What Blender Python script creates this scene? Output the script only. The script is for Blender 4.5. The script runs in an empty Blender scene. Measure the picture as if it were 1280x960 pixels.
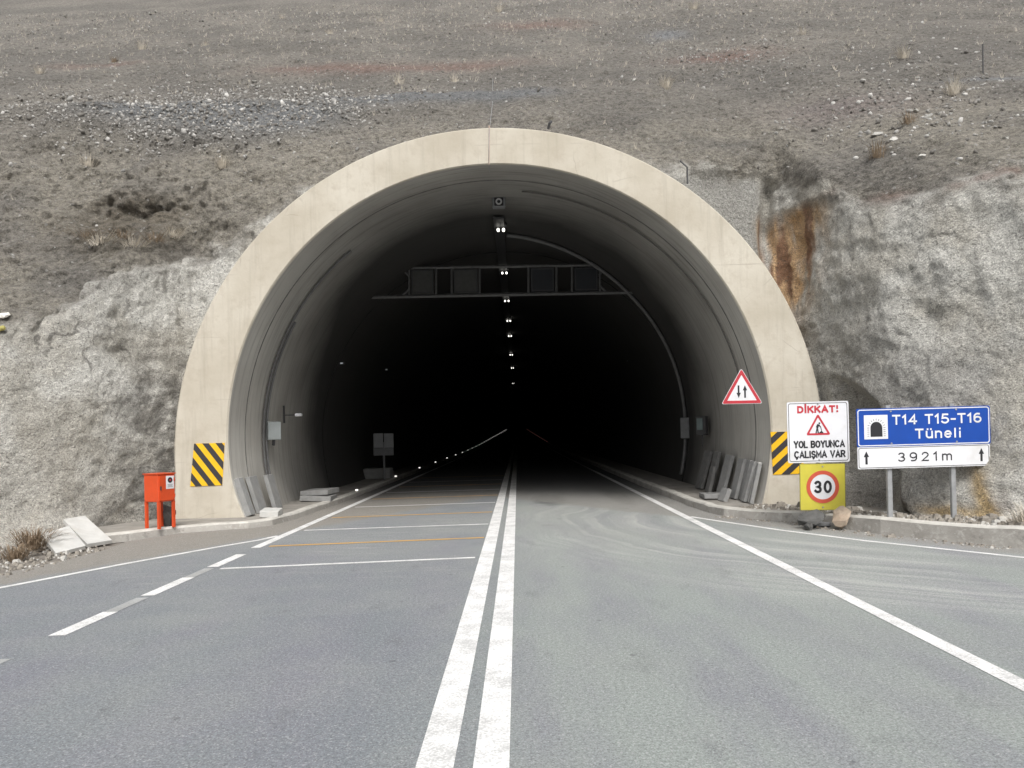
import bpy, math, random
import numpy as np
R = math.radians
random.seed(7)
rng = np.random.default_rng(11)
scene = bpy.context.scene
COL = scene.collection

# ------------------------------------------------------------------ camera, world, sun, exposure
F, H, ROLL, VX, VY = 960.0, 1.7, R(1.2), 647.0, 541.0
cam_d = bpy.data.cameras.new('camera'); cam = bpy.data.objects.new('camera', cam_d); COL.objects.link(cam)
cam.location = (0, 0, H); cam.rotation_euler = (R(90), ROLL, 0)
cam_d.sensor_width = 36; cam_d.lens = 27
cam_d.shift_x = -7/1280; cam_d.shift_y = 61/1280
cam_d.clip_start = 0.05; cam_d.clip_end = 3000
scene.camera = cam

SUN_EL, SUN_AZ = 50, 172            # azimuth clockwise from +Y (the way into the tunnel)
w = bpy.data.worlds.new('World'); scene.world = w; w.use_nodes = True
nt = w.node_tree; bg = nt.nodes['Background']
sky = nt.nodes.new('ShaderNodeTexSky'); sky.sky_type = 'NISHITA'; sky.sun_disc = False
sky.sun_elevation = R(SUN_EL); sky.sun_rotation = R(SUN_AZ)
sky.dust_density = 6; sky.air_density = 1.0; sky.ozone_density = 1.0
hs = nt.nodes.new('ShaderNodeHueSaturation'); hs.inputs['Saturation'].default_value = 0.25
nt.links.new(sky.outputs[0], hs.inputs['Color']); nt.links.new(hs.outputs[0], bg.inputs['Color'])
bg.inputs['Strength'].default_value = 0.13
sd = bpy.data.lights.new('sun', 'SUN'); sun = bpy.data.objects.new('sun', sd); COL.objects.link(sun)
sd.energy = 1.35; sd.angle = R(16); sd.color = (1.0, 0.97, 0.93)
sun.rotation_euler = (R(90-SUN_EL), 0, R(180-SUN_AZ))
sun.location = (10, -20, 30)
vs = scene.view_settings
vs.view_transform = 'Standard'; vs.look = 'None'; vs.gamma = 1; vs.use_curve_mapping = False
vs.exposure = 0.42
scene.render.engine = 'CYCLES'

# ------------------------------------------------------------------ pixel helpers (photo px 1280x960 -> place)
def ray(px, py):
    u, v = px-VX, VY-py
    return (u*math.cos(ROLL)+v*math.sin(ROLL))/F, (-u*math.sin(ROLL)+v*math.cos(ROLL))/F
def at(px, py, Y):
    a, b = ray(px, py); return (a*Y, Y, H+b*Y)
def gnd(px, py, z=0.0):
    a, b = ray(px, py); Y = (z-H)/b; return (a*Y, Y, z)
def zo(Y):                                                     # the tunnel floor climbs gently deep inside
    d = Y-55
    return 0 if d < 0 else (0.00015*d*d if d < 40 else 0.24+0.012*(d-40))

# ------------------------------------------------------------------ object helpers
def tag(o, label=None, cat=None, group=None, kind=None):
    if label: o['label'] = label
    if cat: o['category'] = cat
    if group: o['group'] = group
    if kind or label: o['kind'] = kind or 'thing'
    return o
def empty(name, loc=(0, 0, 0), rz=0):
    o = bpy.data.objects.new(name, None); COL.objects.link(o)
    o.location = loc; o.rotation_euler = (0, 0, rz); o.empty_display_size = 0.1
    return o
def children(o): return [c for c in bpy.data.objects if c.parent == o]
def copy_tree(o, parent=None):
    c = o.copy(); COL.objects.link(c); c.parent = parent
    for ch in children(o): copy_tree(ch, c)
    return c
class MB:
    def __init__(s): s.v = []; s.f = []; s.m = []
    def add(s, vs, fs, mi=0):
        n = len(s.v); s.v += [tuple(p) for p in vs]
        s.f += [tuple(i+n for i in f) for f in fs]; s.m += [mi]*len(fs)
        return s
    def box(s, ctr, d, rot=None, mi=0, bev=0.0):
        x, y, z = d[0]/2, d[1]/2, d[2]/2
        if bev <= 0:
            P = [(-x,-y,-z),(x,-y,-z),(x,y,-z),(-x,y,-z),(-x,-y,z),(x,-y,z),(x,y,z),(-x,y,z)]
            Fc = [(0,3,2,1),(4,5,6,7),(0,1,5,4),(1,2,6,5),(2,3,7,6),(3,0,4,7)]
        else:
            b = bev; P = []
            for sz in (-1, 1):
                for sx, sy in ((-1,-1),(1,-1),(1,1),(-1,1)):
                    P += [(sx*(x-b), sy*(y-b), sz*z), (sx*x, sy*(y-b), sz*(z-b)), (sx*(x-b), sy*y, sz*(z-b))]
            def I(l, c, k): return l*12+c*3+k
            Fc = [tuple(I(0,c,0) for c in (0,3,2,1)), tuple(I(1,c,0) for c in (0,1,2,3))]
            for c in range(4):
                d_ = (c+1) % 4; ka = 2 if c % 2 == 0 else 1
                Fc.append((I(0,c,ka), I(0,d_,ka), I(1,d_,ka), I(1,c,ka)))
                Fc.append((I(0,c,0), I(0,d_,0), I(0,d_,ka), I(0,c,ka)))
                Fc.append((I(1,c,ka), I(1,d_,ka), I(1,d_,0), I(1,c,0)))
                k1, k2 = (1, 2) if c % 2 == 0 else (2, 1)
                Fc.append((I(0,c,k1), I(0,c,k2), I(1,c,k2), I(1,c,k1)))
                Fc.append((I(0,c,0), I(0,c,k2), I(0,c,k1)) ); Fc.append((I(1,c,0), I(1,c,k1), I(1,c,k2)))
        if rot is not None:
            P = [tuple(rot @ np.array(p)) for p in P]
        return s.add([(p[0]+ctr[0], p[1]+ctr[1], p[2]+ctr[2]) for p in P], Fc, mi)
    def tube(s, pts, r, n=8, mi=0, cap=True):
        pts = [np.array(p, float) for p in pts]; rings = []
        rr = r if hasattr(r, '__len__') else [r]*len(pts)
        up = None
        for i, p in enumerate(pts):
            t = pts[min(i+1, len(pts)-1)]-pts[max(i-1, 0)]; t = t/np.linalg.norm(t)
            if up is None:
                up = np.array((0, 0, 1.0)) if abs(t[2]) < .9 else np.array((0, 1.0, 0))
            a = np.cross(t, up); a /= np.linalg.norm(a); b = np.cross(a, t); up = b
            rings.append([p+rr[i]*(math.cos(q)*a+math.sin(q)*b) for q in [2*math.pi*k/n for k in range(n)]])
        V = [q for g in rings for q in g]; Fc = []
        for i in range(len(pts)-1):
            for k in range(n):
                k2 = (k+1) % n; Fc.append((i*n+k, i*n+k2, (i+1)*n+k2, (i+1)*n+k))
        if cap:
            Fc.append(tuple(range(n))); Fc.append(tuple((len(pts)-1)*n+k for k in range(n-1, -1, -1)))
        return s.add(V, Fc, mi)
    def prism(s, poly, y, th, mi=0):                            # polygon in (x,z), front face at y, thickness th backwards
        n = len(poly)
        V = [(x, y, z) for x, z in poly]+[(x, y+th, z) for x, z in poly]
        Fc = [tuple(range(n)), tuple(range(2*n-1, n-1, -1))]
        Fc += [(i, n+i, n+(i+1) % n, (i+1) % n) for i in range(n)]
        return s.add(V, Fc, mi)
    def ringp(s, outer, inner, y, th, mi=0):
        n = len(outer)
        V = [(x, y, z) for x, z in outer]+[(x, y, z) for x, z in inner]+[(x, y+th, z) for x, z in outer]+[(x, y+th, z) for x, z in inner]
        Fc = []
        for i in range(n):
            j = (i+1) % n
            Fc += [(i, j, n+j, n+i), (i, 2*n+i, 2*n+j, j), (n+i, n+j, 3*n+j, 3*n+i)]
        return s.add(V, Fc, mi)
    def build(s, name, mats, parent=None, smooth=False, loc=None):
        me = bpy.data.meshes.new(name); me.from_pydata(s.v, [], s.f)
        for m in (mats if isinstance(mats, (list, tuple)) else [mats]): me.materials.append(m)
        me.polygons.foreach_set('material_index', s.m)
        if smooth: me.polygons.foreach_set('use_smooth', [True]*len(s.f))
        import bmesh
        bm = bmesh.new(); bm.from_mesh(me); bmesh.ops.recalc_face_normals(bm, faces=bm.faces); bm.to_mesh(me); bm.free()
        o = bpy.data.objects.new(name, me); COL.objects.link(o); o.parent = parent
        if loc is not None: o.location = loc
        return o
def sheet(name, polys, z, mat, parent=None, zfun=None):         # upward facing polygons on the road
    V = []; Fc = []
    for P in polys:
        a = sum(P[i][0]*P[(i+1) % len(P)][1]-P[(i+1) % len(P)][0]*P[i][1] for i in range(len(P)))
        if a < 0: P = P[::-1]
        n = len(V); V += [(x, y, z+zo(y)) for x, y in P]; Fc.append(tuple(range(n, n+len(P))))
    me = bpy.data.meshes.new(name); me.from_pydata(V, [], Fc); me.materials.append(mat)
    o = bpy.data.objects.new(name, me); COL.objects.link(o); o.parent = parent
    return o
def rrect(cx, cz, w_, h_, r, n=5):
    P = []
    for sx, sz, a0 in ((1, 1, 0), (-1, 1, 90), (-1, -1, 180), (1, -1, 270)):
        for k in range(n+1):
            a = R(a0+90*k/n); P.append((cx+sx*(w_/2-r)+r*math.cos(a), cz+sz*(h_/2-r)+r*math.sin(a)))
    return P
def circ(cx, cz, r, n=40): return [(cx+r*math.cos(2*math.pi*k/n), cz+r*math.sin(2*math.pi*k/n)) for k in range(n)]
def rtri(cx, cz, side, r, n=5):                                 # rounded triangle, centroid at cx,cz
    hh = side*math.sqrt(3)/2; C = [(cx, cz+hh*2/3), (cx-side/2, cz-hh/3), (cx+side/2, cz-hh/3)]
    P = []
    for k, (x, z) in enumerate(C):
        d = math.hypot(x-cx, z-cz); q = 1-2*r/d
        qx, qz = cx+(x-cx)*q, cz+(z-cz)*q
        a0 = (30, 150, 270)[k]
        for j in range(n+1):
            a = R(a0+120*j/n); P.append((qx+r*math.cos(a), qz+r*math.sin(a)))
    return P
def _arc(cx, cz, rx, rz, a0, a1, n=10): return [(cx+rx*math.cos(R(a0+(a1-a0)*k/n)), cz+rz*math.sin(R(a0+(a1-a0)*k/n))) for k in range(n+1)]
GL_ = {                                                          # letter strokes: advance width, then polylines on a cap height of 1
 'D': (.66, [[(.0, 0), (.0, 1), (.28, 1)]+_arc(.28, .5, .38, .5, 90, -90)[1:]+[(0, 0)]]), 'İ': (.10, [[(.05, 0), (.05, 1)], [(.05, 1.33), (.05, 1.36)]]), 'I': (.10, [[(.05, 0), (.05, 1)]]),
 'K': (.64, [[(0, 0), (0, 1)], [(.62, 1), (.02, .42)], [(.22, .60), (.64, 0)]]), 'A': (.74, [[(0, 0), (.37, 1), (.74, 0)], [(.13, .30), (.61, .30)]]), 'T': (.64, [[(0, 1), (.64, 1)], [(.32, 1), (.32, 0)]]),
 '!': (.10, [[(.05, .62), (.05, 1)], [(.05, .04), (.05, .07)]]), 'Y': (.68, [[(0, 1), (.34, .47), (.34, 0)], [(.68, 1), (.34, .47)]]), 'O': (.74, [_arc(.37, .5, .37, .5, 90, 450, 22)]), 'L': (.54, [[(0, 1), (0, 0), (.54, 0)]]),
 'B': (.62, [[(0, 0), (0, 1), (.34, 1)]+_arc(.34, .765, .24, .235, 90, -90, 8)[1:]+[(0, .53)], [(.34, .53)]+_arc(.36, .265, .26, .265, 90, -90, 8)+[(0, 0)]]), 'U': (.64, [[(0, 1), (0, .32)]+_arc(.32, .32, .32, .32, 180, 360)+[(.64, 1)]]),
 'N': (.66, [[(0, 0), (0, 1), (.66, 0), (.66, 1)]]), 'C': (.70, [_arc(.37, .5, .37, .5, 48, 312, 18)]), 'M': (.80, [[(0, 0), (0, 1), (.40, .25), (.80, 1), (.80, 0)]]), 'V': (.70, [[(0, 1), (.35, 0), (.70, 1)]]),
 'R': (.64, [[(0, 0), (0, 1), (.36, 1)]+_arc(.36, .74, .26, .26, 90, -90, 8)[1:]+[(0, .48)], [(.34, .48), (.64, 0)]]),
 'S': (.62, [_arc(.31, .745, .28, .255, 25, 270, 10)+_arc(.31, .245, .31, .245, 90, -155, 10)]),
 '3': (.60, [_arc(.29, .755, .26, .245, 150, -90, 9)+_arc(.29, .255, .30, .255, 90, -150, 9)]), '0': (.64, [_arc(.32, .5, .32, .5, 90, 450, 20)]),
 '9': (.60, [_arc(.30, .69, .30, .31, 0, 360, 16), [(.60, .69)]+_arc(.26, .36, .34, .36, 0, -80, 8)+[(.12, .03)]]), '6': (.60, [_arc(.30, .31, .30, .31, 180, 540, 16), [(0, .31)]+_arc(.34, .64, .34, .36, 180, 100, 8)+[(.46, .97)]]),
 '2': (.60, [_arc(.30, .71, .28, .29, 160, -25, 9)+[(.02, 0), (.60, 0)]]), '1': (.30, [[(0, .78), (.22, 1), (.22, 0)]]), '4': (.66, [[(.48, 0), (.48, 1), (0, .27), (.66, .27)]]),
 '5': (.60, [[(.54, 1), (.10, 1), (.05, .55)]+_arc(.28, .30, .32, .30, 115, -150, 12)]), '-': (.34, [[(0, .42), (.34, .42)]]), ' ': (.28, []),
 'ü': (.50, [[(0, .72), (0, .25)]+_arc(.25, .25, .25, .25, 180, 360)+[(.50, .72)], [(.50, .3), (.50, 0)], [(.10, .99), (.10, 1.02)], [(.40, .99), (.40, 1.02)]]),
 'n': (.50, [[(0, 0), (0, .72)], [(0, .46)]+_arc(.25, .46, .25, .26, 180, 0)+[(.50, 0)]]), 'e': (.54, [[(.02, .38), (.54, .38)]+_arc(.27, .36, .27, .36, 4, 318, 16)]), 'l': (.10, [[(.05, 0), (.05, 1)]]), 'i': (.10, [[(.05, 0), (.05, .62)], [(.05, .97), (.05, 1.0)]]),
 'm': (.84, [[(0, 0), (0, .72)], [(0, .50)]+_arc(.21, .50, .21, .22, 180, 0)+[(.42, 0)], [(.42, .50)]+_arc(.63, .50, .21, .22, 180, 0)+[(.84, 0)]]),
}
GL_['Ç'] = (.70, GL_['C'][1]+[[(.40, -.06), (.44, -.18), (.34, -.24)]]); GL_['Ş'] = (.62, GL_['S'][1]+[[(.31, -.06), (.36, -.18), (.25, -.24)]])
def text(name, body, mat, parent, cx, cz, width, capx, y, weight=.16, gap=.24):
    """stroke lettering `width` wide, cap height capx, centred on cx and on the caps' middle"""
    b = MB(); tot = sum(GL_[c][0] for c in body)+gap*(len(body)-1); sx = (width-weight*capx)/tot; x0 = -tot/2; n = 0; hw = weight*capx/2
    for ch in body:
        for pl in GL_[ch][1]:
            P = [np.array((cx+(x0+px)*sx, cz+(pz-.5)*(capx-2*hw))) for px, pz in pl]; Lf, Rt = [], []
            P = [p_ for i_, p_ in enumerate(P) if i_ == 0 or np.linalg.norm(p_-P[i_-1]) > 1e-5]
            closed = np.linalg.norm(P[0]-P[-1]) < 1e-6
            if not closed:
                d0 = (P[0]-P[1])/np.linalg.norm(P[0]-P[1]); d1 = (P[-1]-P[-2])/np.linalg.norm(P[-1]-P[-2]); P[0] = P[0]+d0*hw*.9; P[-1] = P[-1]+d1*hw*.9
            m = len(P)
            for i in range(m):
                a_ = P[i-1] if i else (P[-2] if closed else None); c_ = P[i+1] if i < m-1 else (P[1] if closed else None)
                t1 = (P[i]-a_)/np.linalg.norm(P[i]-a_) if a_ is not None else None; t2 = (c_-P[i])/np.linalg.norm(c_-P[i]) if c_ is not None else None
                t = t1 if t2 is None else t2 if t1 is None else t1+t2
                if np.linalg.norm(t) < .3: t = t2
                t = t/np.linalg.norm(t); nn = np.array((-t[1], t[0])); k = 1.0
                if t1 is not None and t2 is not None: k = min(1/max(.35, abs(float(nn @ np.array((-t1[1], t1[0]))))), 2.2)
                Lf.append(P[i]+nn*hw*k); Rt.append(P[i]-nn*hw*k)
            yy = y-.0004*(n % 3); n += 1; V = [(q[0], yy, q[1]) for q in Lf]+[(q[0], yy, q[1]) for q in Rt]
            b.add(V, [(i, i+1, m+i+1, m+i) for i in range(m-1)])
        x0 += GL_[ch][0]+gap
    return b.build(name, mat, parent)

# ------------------------------------------------------------------ material helpers
def newmat(name):
    m = bpy.data.materials.new(name); m.use_nodes = True
    return m, m.node_tree, m.node_tree.nodes['Principled BSDF']
def N(nt, t, **k):
    n = nt.nodes.new(t)
    for a, b in k.items(): setattr(n, a, b)
    return n
def noise(nt, co, scale, detail=4, rough=.55, dist=0.0):
    n = N(nt, 'ShaderNodeTexNoise'); n.inputs['Scale'].default_value = scale; n.inputs['Detail'].default_value = detail
    n.inputs['Roughness'].default_value = rough; n.inputs['Distortion'].default_value = dist
    nt.links.new(co, n.inputs['Vector']); return n.outputs['Fac']
def ramp(nt, fac, p0, p1, c0=0.0, c1=1.0):
    n = N(nt, 'ShaderNodeMapRange'); n.inputs['From Min'].default_value = p0; n.inputs['From Max'].default_value = p1
    n.inputs['To Min'].default_value = c0; n.inputs['To Max'].default_value = c1
    nt.links.new(fac, n.inputs['Value']); return n.outputs[0]
def mix(nt, fac, a, b, mode='MIX'):
    n = N(nt, 'ShaderNodeMix', data_type='RGBA', blend_type=mode)
    for s, v in ((0, fac), (6, a), (7, b)):
        if isinstance(v, bpy.types.NodeSocket): nt.links.new(v, n.inputs[s])
        elif s == 0: n.inputs[0].default_value = v
        else: n.inputs[s].default_value = (*v, 1) if len(v) == 3 else v
    return n.outputs[2]
def math_(nt, op, a, b=None):
    n = N(nt, 'ShaderNodeMath', operation=op)
    for i, v in enumerate((a, b)):
        if v is None: continue
        if isinstance(v, bpy.types.NodeSocket): nt.links.new(v, n.inputs[i])
        else: n.inputs[i].default_value = v
    return n.outputs[0]
def mapped(nt, co, scale=(1, 1, 1), loc=(0, 0, 0)):
    n = N(nt, 'ShaderNodeMapping'); n.inputs['Scale'].default_value = scale; n.inputs['Location'].default_value = loc
    nt.links.new(co, n.inputs['Vector']); return n.outputs[0]
def bump(nt, bs, h, strength=.4, dist=.02):
    b = N(nt, 'ShaderNodeBump'); b.inputs['Strength'].default_value = strength; b.inputs['Distance'].default_value = dist
    nt.links.new(h, b.inputs['Height']); nt.links.new(b.outputs[0], bs.inputs['Normal'])
def simple(name, col, rough=.6, var=.12, scale=6, metal=0.0, bmp=0.0, bscale=40, dirt=None, dirtamt=.3):
    m, nt, bs = newmat(name); co = N(nt, 'ShaderNodeTexCoord').outputs['Object']
    f = ramp(nt, noise(nt, co, scale, 5), .3, .7, 1-var, 1+var)
    c = mix(nt, 1.0, col, f, 'MULTIPLY')
    if dirt:
        d = ramp(nt, noise(nt, co, scale*.6, 6, .65), .5, .75, 0, dirtamt); c = mix(nt, d, c, dirt)
    nt.links.new(c, bs.inputs['Base Color']); bs.inputs['Roughness'].default_value = rough; bs.inputs['Metallic'].default_value = metal
    if bmp: bump(nt, bs, noise(nt, co, bscale, 4), bmp, .01)
    return m
def glow(name, col, s):
    m, nt, bs = newmat(name); bs.inputs['Emission Color'].default_value = (*col, 1); bs.inputs['Emission Strength'].default_value = s
    bs.inputs['Base Color'].default_value = (*col, 1); return m

M = {}
M['white_sign'] = simple('white sign face', (.72, .73, .76), .45, .05, 3, dirt=(.46, .44, .39), dirtamt=.45)
M['red'] = simple('red sign paint', (.48, .035, .05), .5, .08, 5)
M['red_orange'] = simple('orange red sign ring', (.55, .09, .05), .5, .08, 5)
M['black'] = simple('black sign paint', (.018, .018, .022), .55, .1, 8)
M['blue'] = simple('blue sign face', (.003, .058, .34), .45, .07, 4)
M['yellow_sign'] = simple('yellow sign face', (.56, .50, .06), .5, .08, 4, dirt=(.45, .4, .1), dirtamt=.25)
M['haz_yellow'] = simple('hazard yellow', (.80, .47, .01), .5, .06, 6)
M['haz_black'] = simple('hazard charcoal', (.032, .03, .034), .6, .12, 6)
M['galv'] = simple('galvanised steel', (.34, .35, .36), .5, .15, 9, metal=.35)
M['dark_metal'] = simple('dark steel', (.05, .05, .052), .55, .15, 9)
M['mid_metal'] = simple('grey painted steel', (.2, .205, .21), .55, .12, 9)
M['orange'] = simple('orange red enamel', (.62, .072, .016), .45, .1, 5, dirt=(.3, .05, .02), dirtamt=.35)
M['slab'] = simple('grey precast concrete', (.27, .272, .268), .85, .14, 7, bmp=.25, bscale=60, dirt=(.22, .21, .19), dirtamt=.4)
M['slab_dark'] = simple('darker precast concrete', (.16, .16, .155), .9, .2, 7, dirt=(.09, .085, .08), dirtamt=.5)  # darker concrete for the slabs farther in along the right lining
M['slab_pale'] = simple('pale precast concrete', (.52, .52, .50), .85, .08, 6, bmp=.25, bscale=50, dirt=(.42, .40, .36), dirtamt=.5)
M['box_grey'] = simple('pale grey cabinet paint', (.33, .36, .36), .5, .08, 5)
M['lamp_white'] = glow('lit lamp', (1, .97, .88), 2.2)
M['kerb_white'] = glow('lit kerb stud', (1, .98, .92), 1.1)
M['kerb_red'] = glow('lit red stud', (1, .45, .4), .09)
M['dim_lamp'] = glow('dim lamp', (.8, .85, .9), .06)
M['rubber'] = simple('black rubber', (.02, .02, .021), .8, .2, 10)
M['rock_dark'] = simple('dark rock', (.085, .085, .082), .9, .35, 7, bmp=.5, bscale=25)
M['rock_tan'] = simple('tan rock', (.40, .325, .25), .9, .22, 7, bmp=.4, bscale=25, dirt=(.25, .15, .1), dirtamt=.5)
M['rock_pale'] = simple('pale rock', (.46, .45, .42), .9, .2, 7, bmp=.5, bscale=30)
M['red_plastic'] = simple('red plastic', (.6, .06, .05), .5, .1, 8)
M['yellow_plastic'] = simple('yellow plastic', (.42, .38, .12), .5, .1, 8)
M['straw'] = simple('dry straw', (.56, .51, .43), .9, .25, 3)
M['straw_dark'] = simple('dry brown stems', (.24, .18, .12), .9, .25, 3)

def concrete_portal():
    m, nt, bs = newmat('beige cast concrete'); co = N(nt, 'ShaderNodeTexCoord').outputs['Object']
    base = mix(nt, ramp(nt, noise(nt, co, .55, 5, .6), .35, .65), (.43, .39, .315), (.56, .525, .45))
    base = mix(nt, ramp(nt, noise(nt, co, 3.5, 7, .7), .50, .66, 0, .65), base, (.42, .375, .305))
    base = mix(nt, ramp(nt, noise(nt, mapped(nt, co, (5, 5, .35)), 1.2, 5, .65), .52, .68, 0, .55), base, (.37, .335, .275))
    base = mix(nt, ramp(nt, noise(nt, co, 26, 3, .6), .62, .72, 0, .35), base, (.4, .36, .3))
    # horizontal board and pour lines
    sx = N(nt, 'ShaderNodeSeparateXYZ'); nt.links.new(co, sx.inputs[0])
    zz = math_(nt, 'ADD', sx.outputs[2], math_(nt, 'MULTIPLY', noise(nt, co, 1.5, 3), .05))
    fr = math_(nt, 'FRACT', math_(nt, 'MULTIPLY', zz, .8))
    ln = math_(nt, 'MULTIPLY', math_(nt, 'LESS_THAN', fr, .016), ramp(nt, noise(nt, co, 1.1, 3), .5, .65, 0, .5))
    base = mix(nt, ln, base, (.33, .29, .24))
    # sparse cracks
    v = N(nt, 'ShaderNodeTexVoronoi', feature='DISTANCE_TO_EDGE'); v.inputs['Scale'].default_value = .55
    wob = N(nt, 'ShaderNodeMix', data_type='VECTOR'); wob.inputs[0].default_value = .12
    nz = N(nt, 'ShaderNodeTexNoise'); nz.inputs['Scale'].default_value = 3; nt.links.new(co, nz.inputs['Vector'])
    nt.links.new(co, wob.inputs[4]); nt.links.new(nz.outputs['Color'], wob.inputs[5]); nt.links.new(wob.outputs[1], v.inputs['Vector'])
    ck = math_(nt, 'MULTIPLY', math_(nt, 'LESS_THAN', v.outputs['Distance'], .003), ramp(nt, noise(nt, co, .8, 2), .56, .62, 0, .35))
    base = mix(nt, ck, base, (.25, .22, .18))
    nt.links.new(base, bs.inputs['Base Color']); bs.inputs['Roughness'].default_value = .9
    bump(nt, bs, noise(nt, co, 22, 5, .6), .25, .012)
    return m
M['portal'] = concrete_portal()

def concrete_lining():
    m, nt, bs = newmat('grey tunnel lining concrete'); co = N(nt, 'ShaderNodeTexCoord').outputs['Object']
    base = mix(nt, ramp(nt, noise(nt, co, .7, 5, .6), .3, .7), (.49, .47, .43), (.62, .605, .56))
    # streaks that run round the section: constant along the girth, changing with depth
    st = noise(nt, mapped(nt, co, (.35, 6.0, .18)), 1.6, 6, .7)
    base = mix(nt, ramp(nt, st, .5, .72, 0, .55), base, (.13, .12, .105))
    st2 = noise(nt, mapped(nt, co, (.4, 9.0, .12), (3, 1, 7)), 1.3, 4, .6)
    base = mix(nt, ramp(nt, st2, .56, .7, 0, .35), base, (.36, .36, .35))
    sx = N(nt, 'ShaderNodeSeparateXYZ'); nt.links.new(co, sx.inputs[0])      # daylight loss painted in: darker with depth and towards the crown
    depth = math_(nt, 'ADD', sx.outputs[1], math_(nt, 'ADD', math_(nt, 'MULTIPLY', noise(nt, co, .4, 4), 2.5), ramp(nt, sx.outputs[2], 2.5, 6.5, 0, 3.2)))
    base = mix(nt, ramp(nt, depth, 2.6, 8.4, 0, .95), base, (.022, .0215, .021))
    nt.links.new(base, bs.inputs['Base Color']); bs.inputs['Roughness'].default_value = .85
    bump(nt, bs, st, .2, .015)
    return m
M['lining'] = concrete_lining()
M['joint'] = simple('dark joint sealant', (.15, .145, .135), .9, .2, 6)
M['conduit'] = simple('grey conduit', (.14, .14, .14), .6, .15, 6)

def asphalt():
    m, nt, bs = newmat('dusty asphalt'); co = N(nt, 'ShaderNodeTexCoord').outputs['Object']
    sx = N(nt, 'ShaderNodeSeparateXYZ'); nt.links.new(co, sx.inputs[0]); X, Y = sx.outputs[0], sx.outputs[1]
    side = ramp(nt, math_(nt, 'ADD', X, math_(nt, 'MULTIPLY', noise(nt, co, .6, 3), 1.2)), -.3, .8)
    base = mix(nt, side, (.175, .191, .206), (.245, .270, .257))
    base = mix(nt, ramp(nt, noise(nt, mapped(nt, co, (1.6, .35, 1)), .9, 5, .6), .42, .68, 0, .75), base, (.185, .186, .215))
    base = mix(nt, ramp(nt, noise(nt, co, .5, 6, .65), .45, .7, 0, .6), base, (.245, .26, .25))
    # pale dust swept round by wheels turning out of the tunnel
    dv = N(nt, 'ShaderNodeVectorMath', operation='DISTANCE'); dv.inputs[1].default_value = (8.3, 14.6, 0)
    nt.links.new(co, dv.inputs[0]); r = math_(nt, 'ADD', dv.outputs['Value'], math_(nt, 'MULTIPLY', noise(nt, co, .35, 2), 1.1))
    n1 = N(nt, 'ShaderNodeTexNoise', noise_dimensions='1D'); n1.inputs['Scale'].default_value = 2.3; n1.inputs['Detail'].default_value = 5; n1.inputs['Roughness'].default_value = .72
    nt.links.new(r, n1.inputs['W'])
    stre = ramp(nt, n1.outputs['Fac'], .38, .70)
    win = math_(nt, 'MULTIPLY', ramp(nt, r, 4.6, 6.2), ramp(nt, r, 10.2, 8.6))
    win = math_(nt, 'MULTIPLY', win, ramp(nt, X, -1.2, 1.0)); win = math_(nt, 'MULTIPLY', win, ramp(nt, noise(nt, co, .4, 3), .36, .58, .15, 1))
    base = mix(nt, math_(nt, 'MULTIPLY', math_(nt, 'MULTIPLY', stre, win), .8), base, (.42, .425, .405))
    # general dust film near the mouth
    film = math_(nt, 'MULTIPLY', math_(nt, 'MULTIPLY', ramp(nt, Y, 7, 13), ramp(nt, Y, 27, 17)), ramp(nt, noise(nt, co, .45, 5, .6), .35, .65, .1, .55))
    base = mix(nt, film, base, (.28, .287, .27))
    for px_, py_, rx_, ry_ in ((2.55, 20.0, .30, 2.6), (.75, 19.4, .45, 1.6)):                     # damp oily patches at the mouth
        mx = math_(nt, 'POWER', math_(nt, 'DIVIDE', math_(nt, 'SUBTRACT', X, px_), rx_), 2.0); my = math_(nt, 'POWER', math_(nt, 'DIVIDE', math_(nt, 'SUBTRACT', Y, py_), ry_), 2.0)
        dd = math_(nt, 'ADD', math_(nt, 'ADD', mx, my), math_(nt, 'MULTIPLY', math_(nt, 'SUBTRACT', noise(nt, co, 1.8, 4), .5), 1.6))
        base = mix(nt, ramp(nt, dd, 1.2, .5, 0, .75), base, (.07, .078, .078))
    # scuffs across the left lane
    sc = noise(nt, mapped(nt, co, (.5, 4, 1), (4, 2, 0)), 1.3, 6, .75)
    scw = math_(nt, 'MULTIPLY', math_(nt, 'MULTIPLY', ramp(nt, Y, 8, 10), ramp(nt, Y, 19, 14)), ramp(nt, X, -.3, -1.2))
    base = mix(nt, math_(nt, 'MULTIPLY', ramp(nt, sc, .56, .72, 0, .7), scw), base, (.40, .39, .37))
    ol = math_(nt, 'SUBTRACT', X, math_(nt, 'ADD', math_(nt, 'MULTIPLY', Y, .475), -10.43))           # left of the outer edge line
    sh = ramp(nt, math_(nt, 'ADD', ol, math_(nt, 'MULTIPLY', noise(nt, co, 2.5, 5, .65), .9)), .42, .0, 0, .85)
    base = mix(nt, sh, base, mix(nt, noise(nt, co, 5, 5, .7), (.20, .185, .16), (.27, .25, .22)))
    orr = math_(nt, 'SUBTRACT', X, math_(nt, 'ADD', math_(nt, 'MULTIPLY', Y, -.66), 12.75))
    base = mix(nt, ramp(nt, math_(nt, 'ADD', orr, math_(nt, 'MULTIPLY', noise(nt, co, 2.5, 5, .65), .9)), .45, .85, 0, .75), base, mix(nt, noise(nt, co, 5, 5, .7), (.19, .18, .165), (.27, .26, .24)))
    base = mix(nt, ramp(nt, Y, 17.5, 27, 0, .88), base, (.05, .052, .054))                              # fading daylight inside the tunnel, painted into the asphalt
    oil = noise(nt, mapped(nt, co, (1.0, .45, 1), (7, 3, 0)), 2.6, 4, .6); base = mix(nt, ramp(nt, oil, .60, .74, 0, .32), base, (.10, .105, .11))
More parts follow.
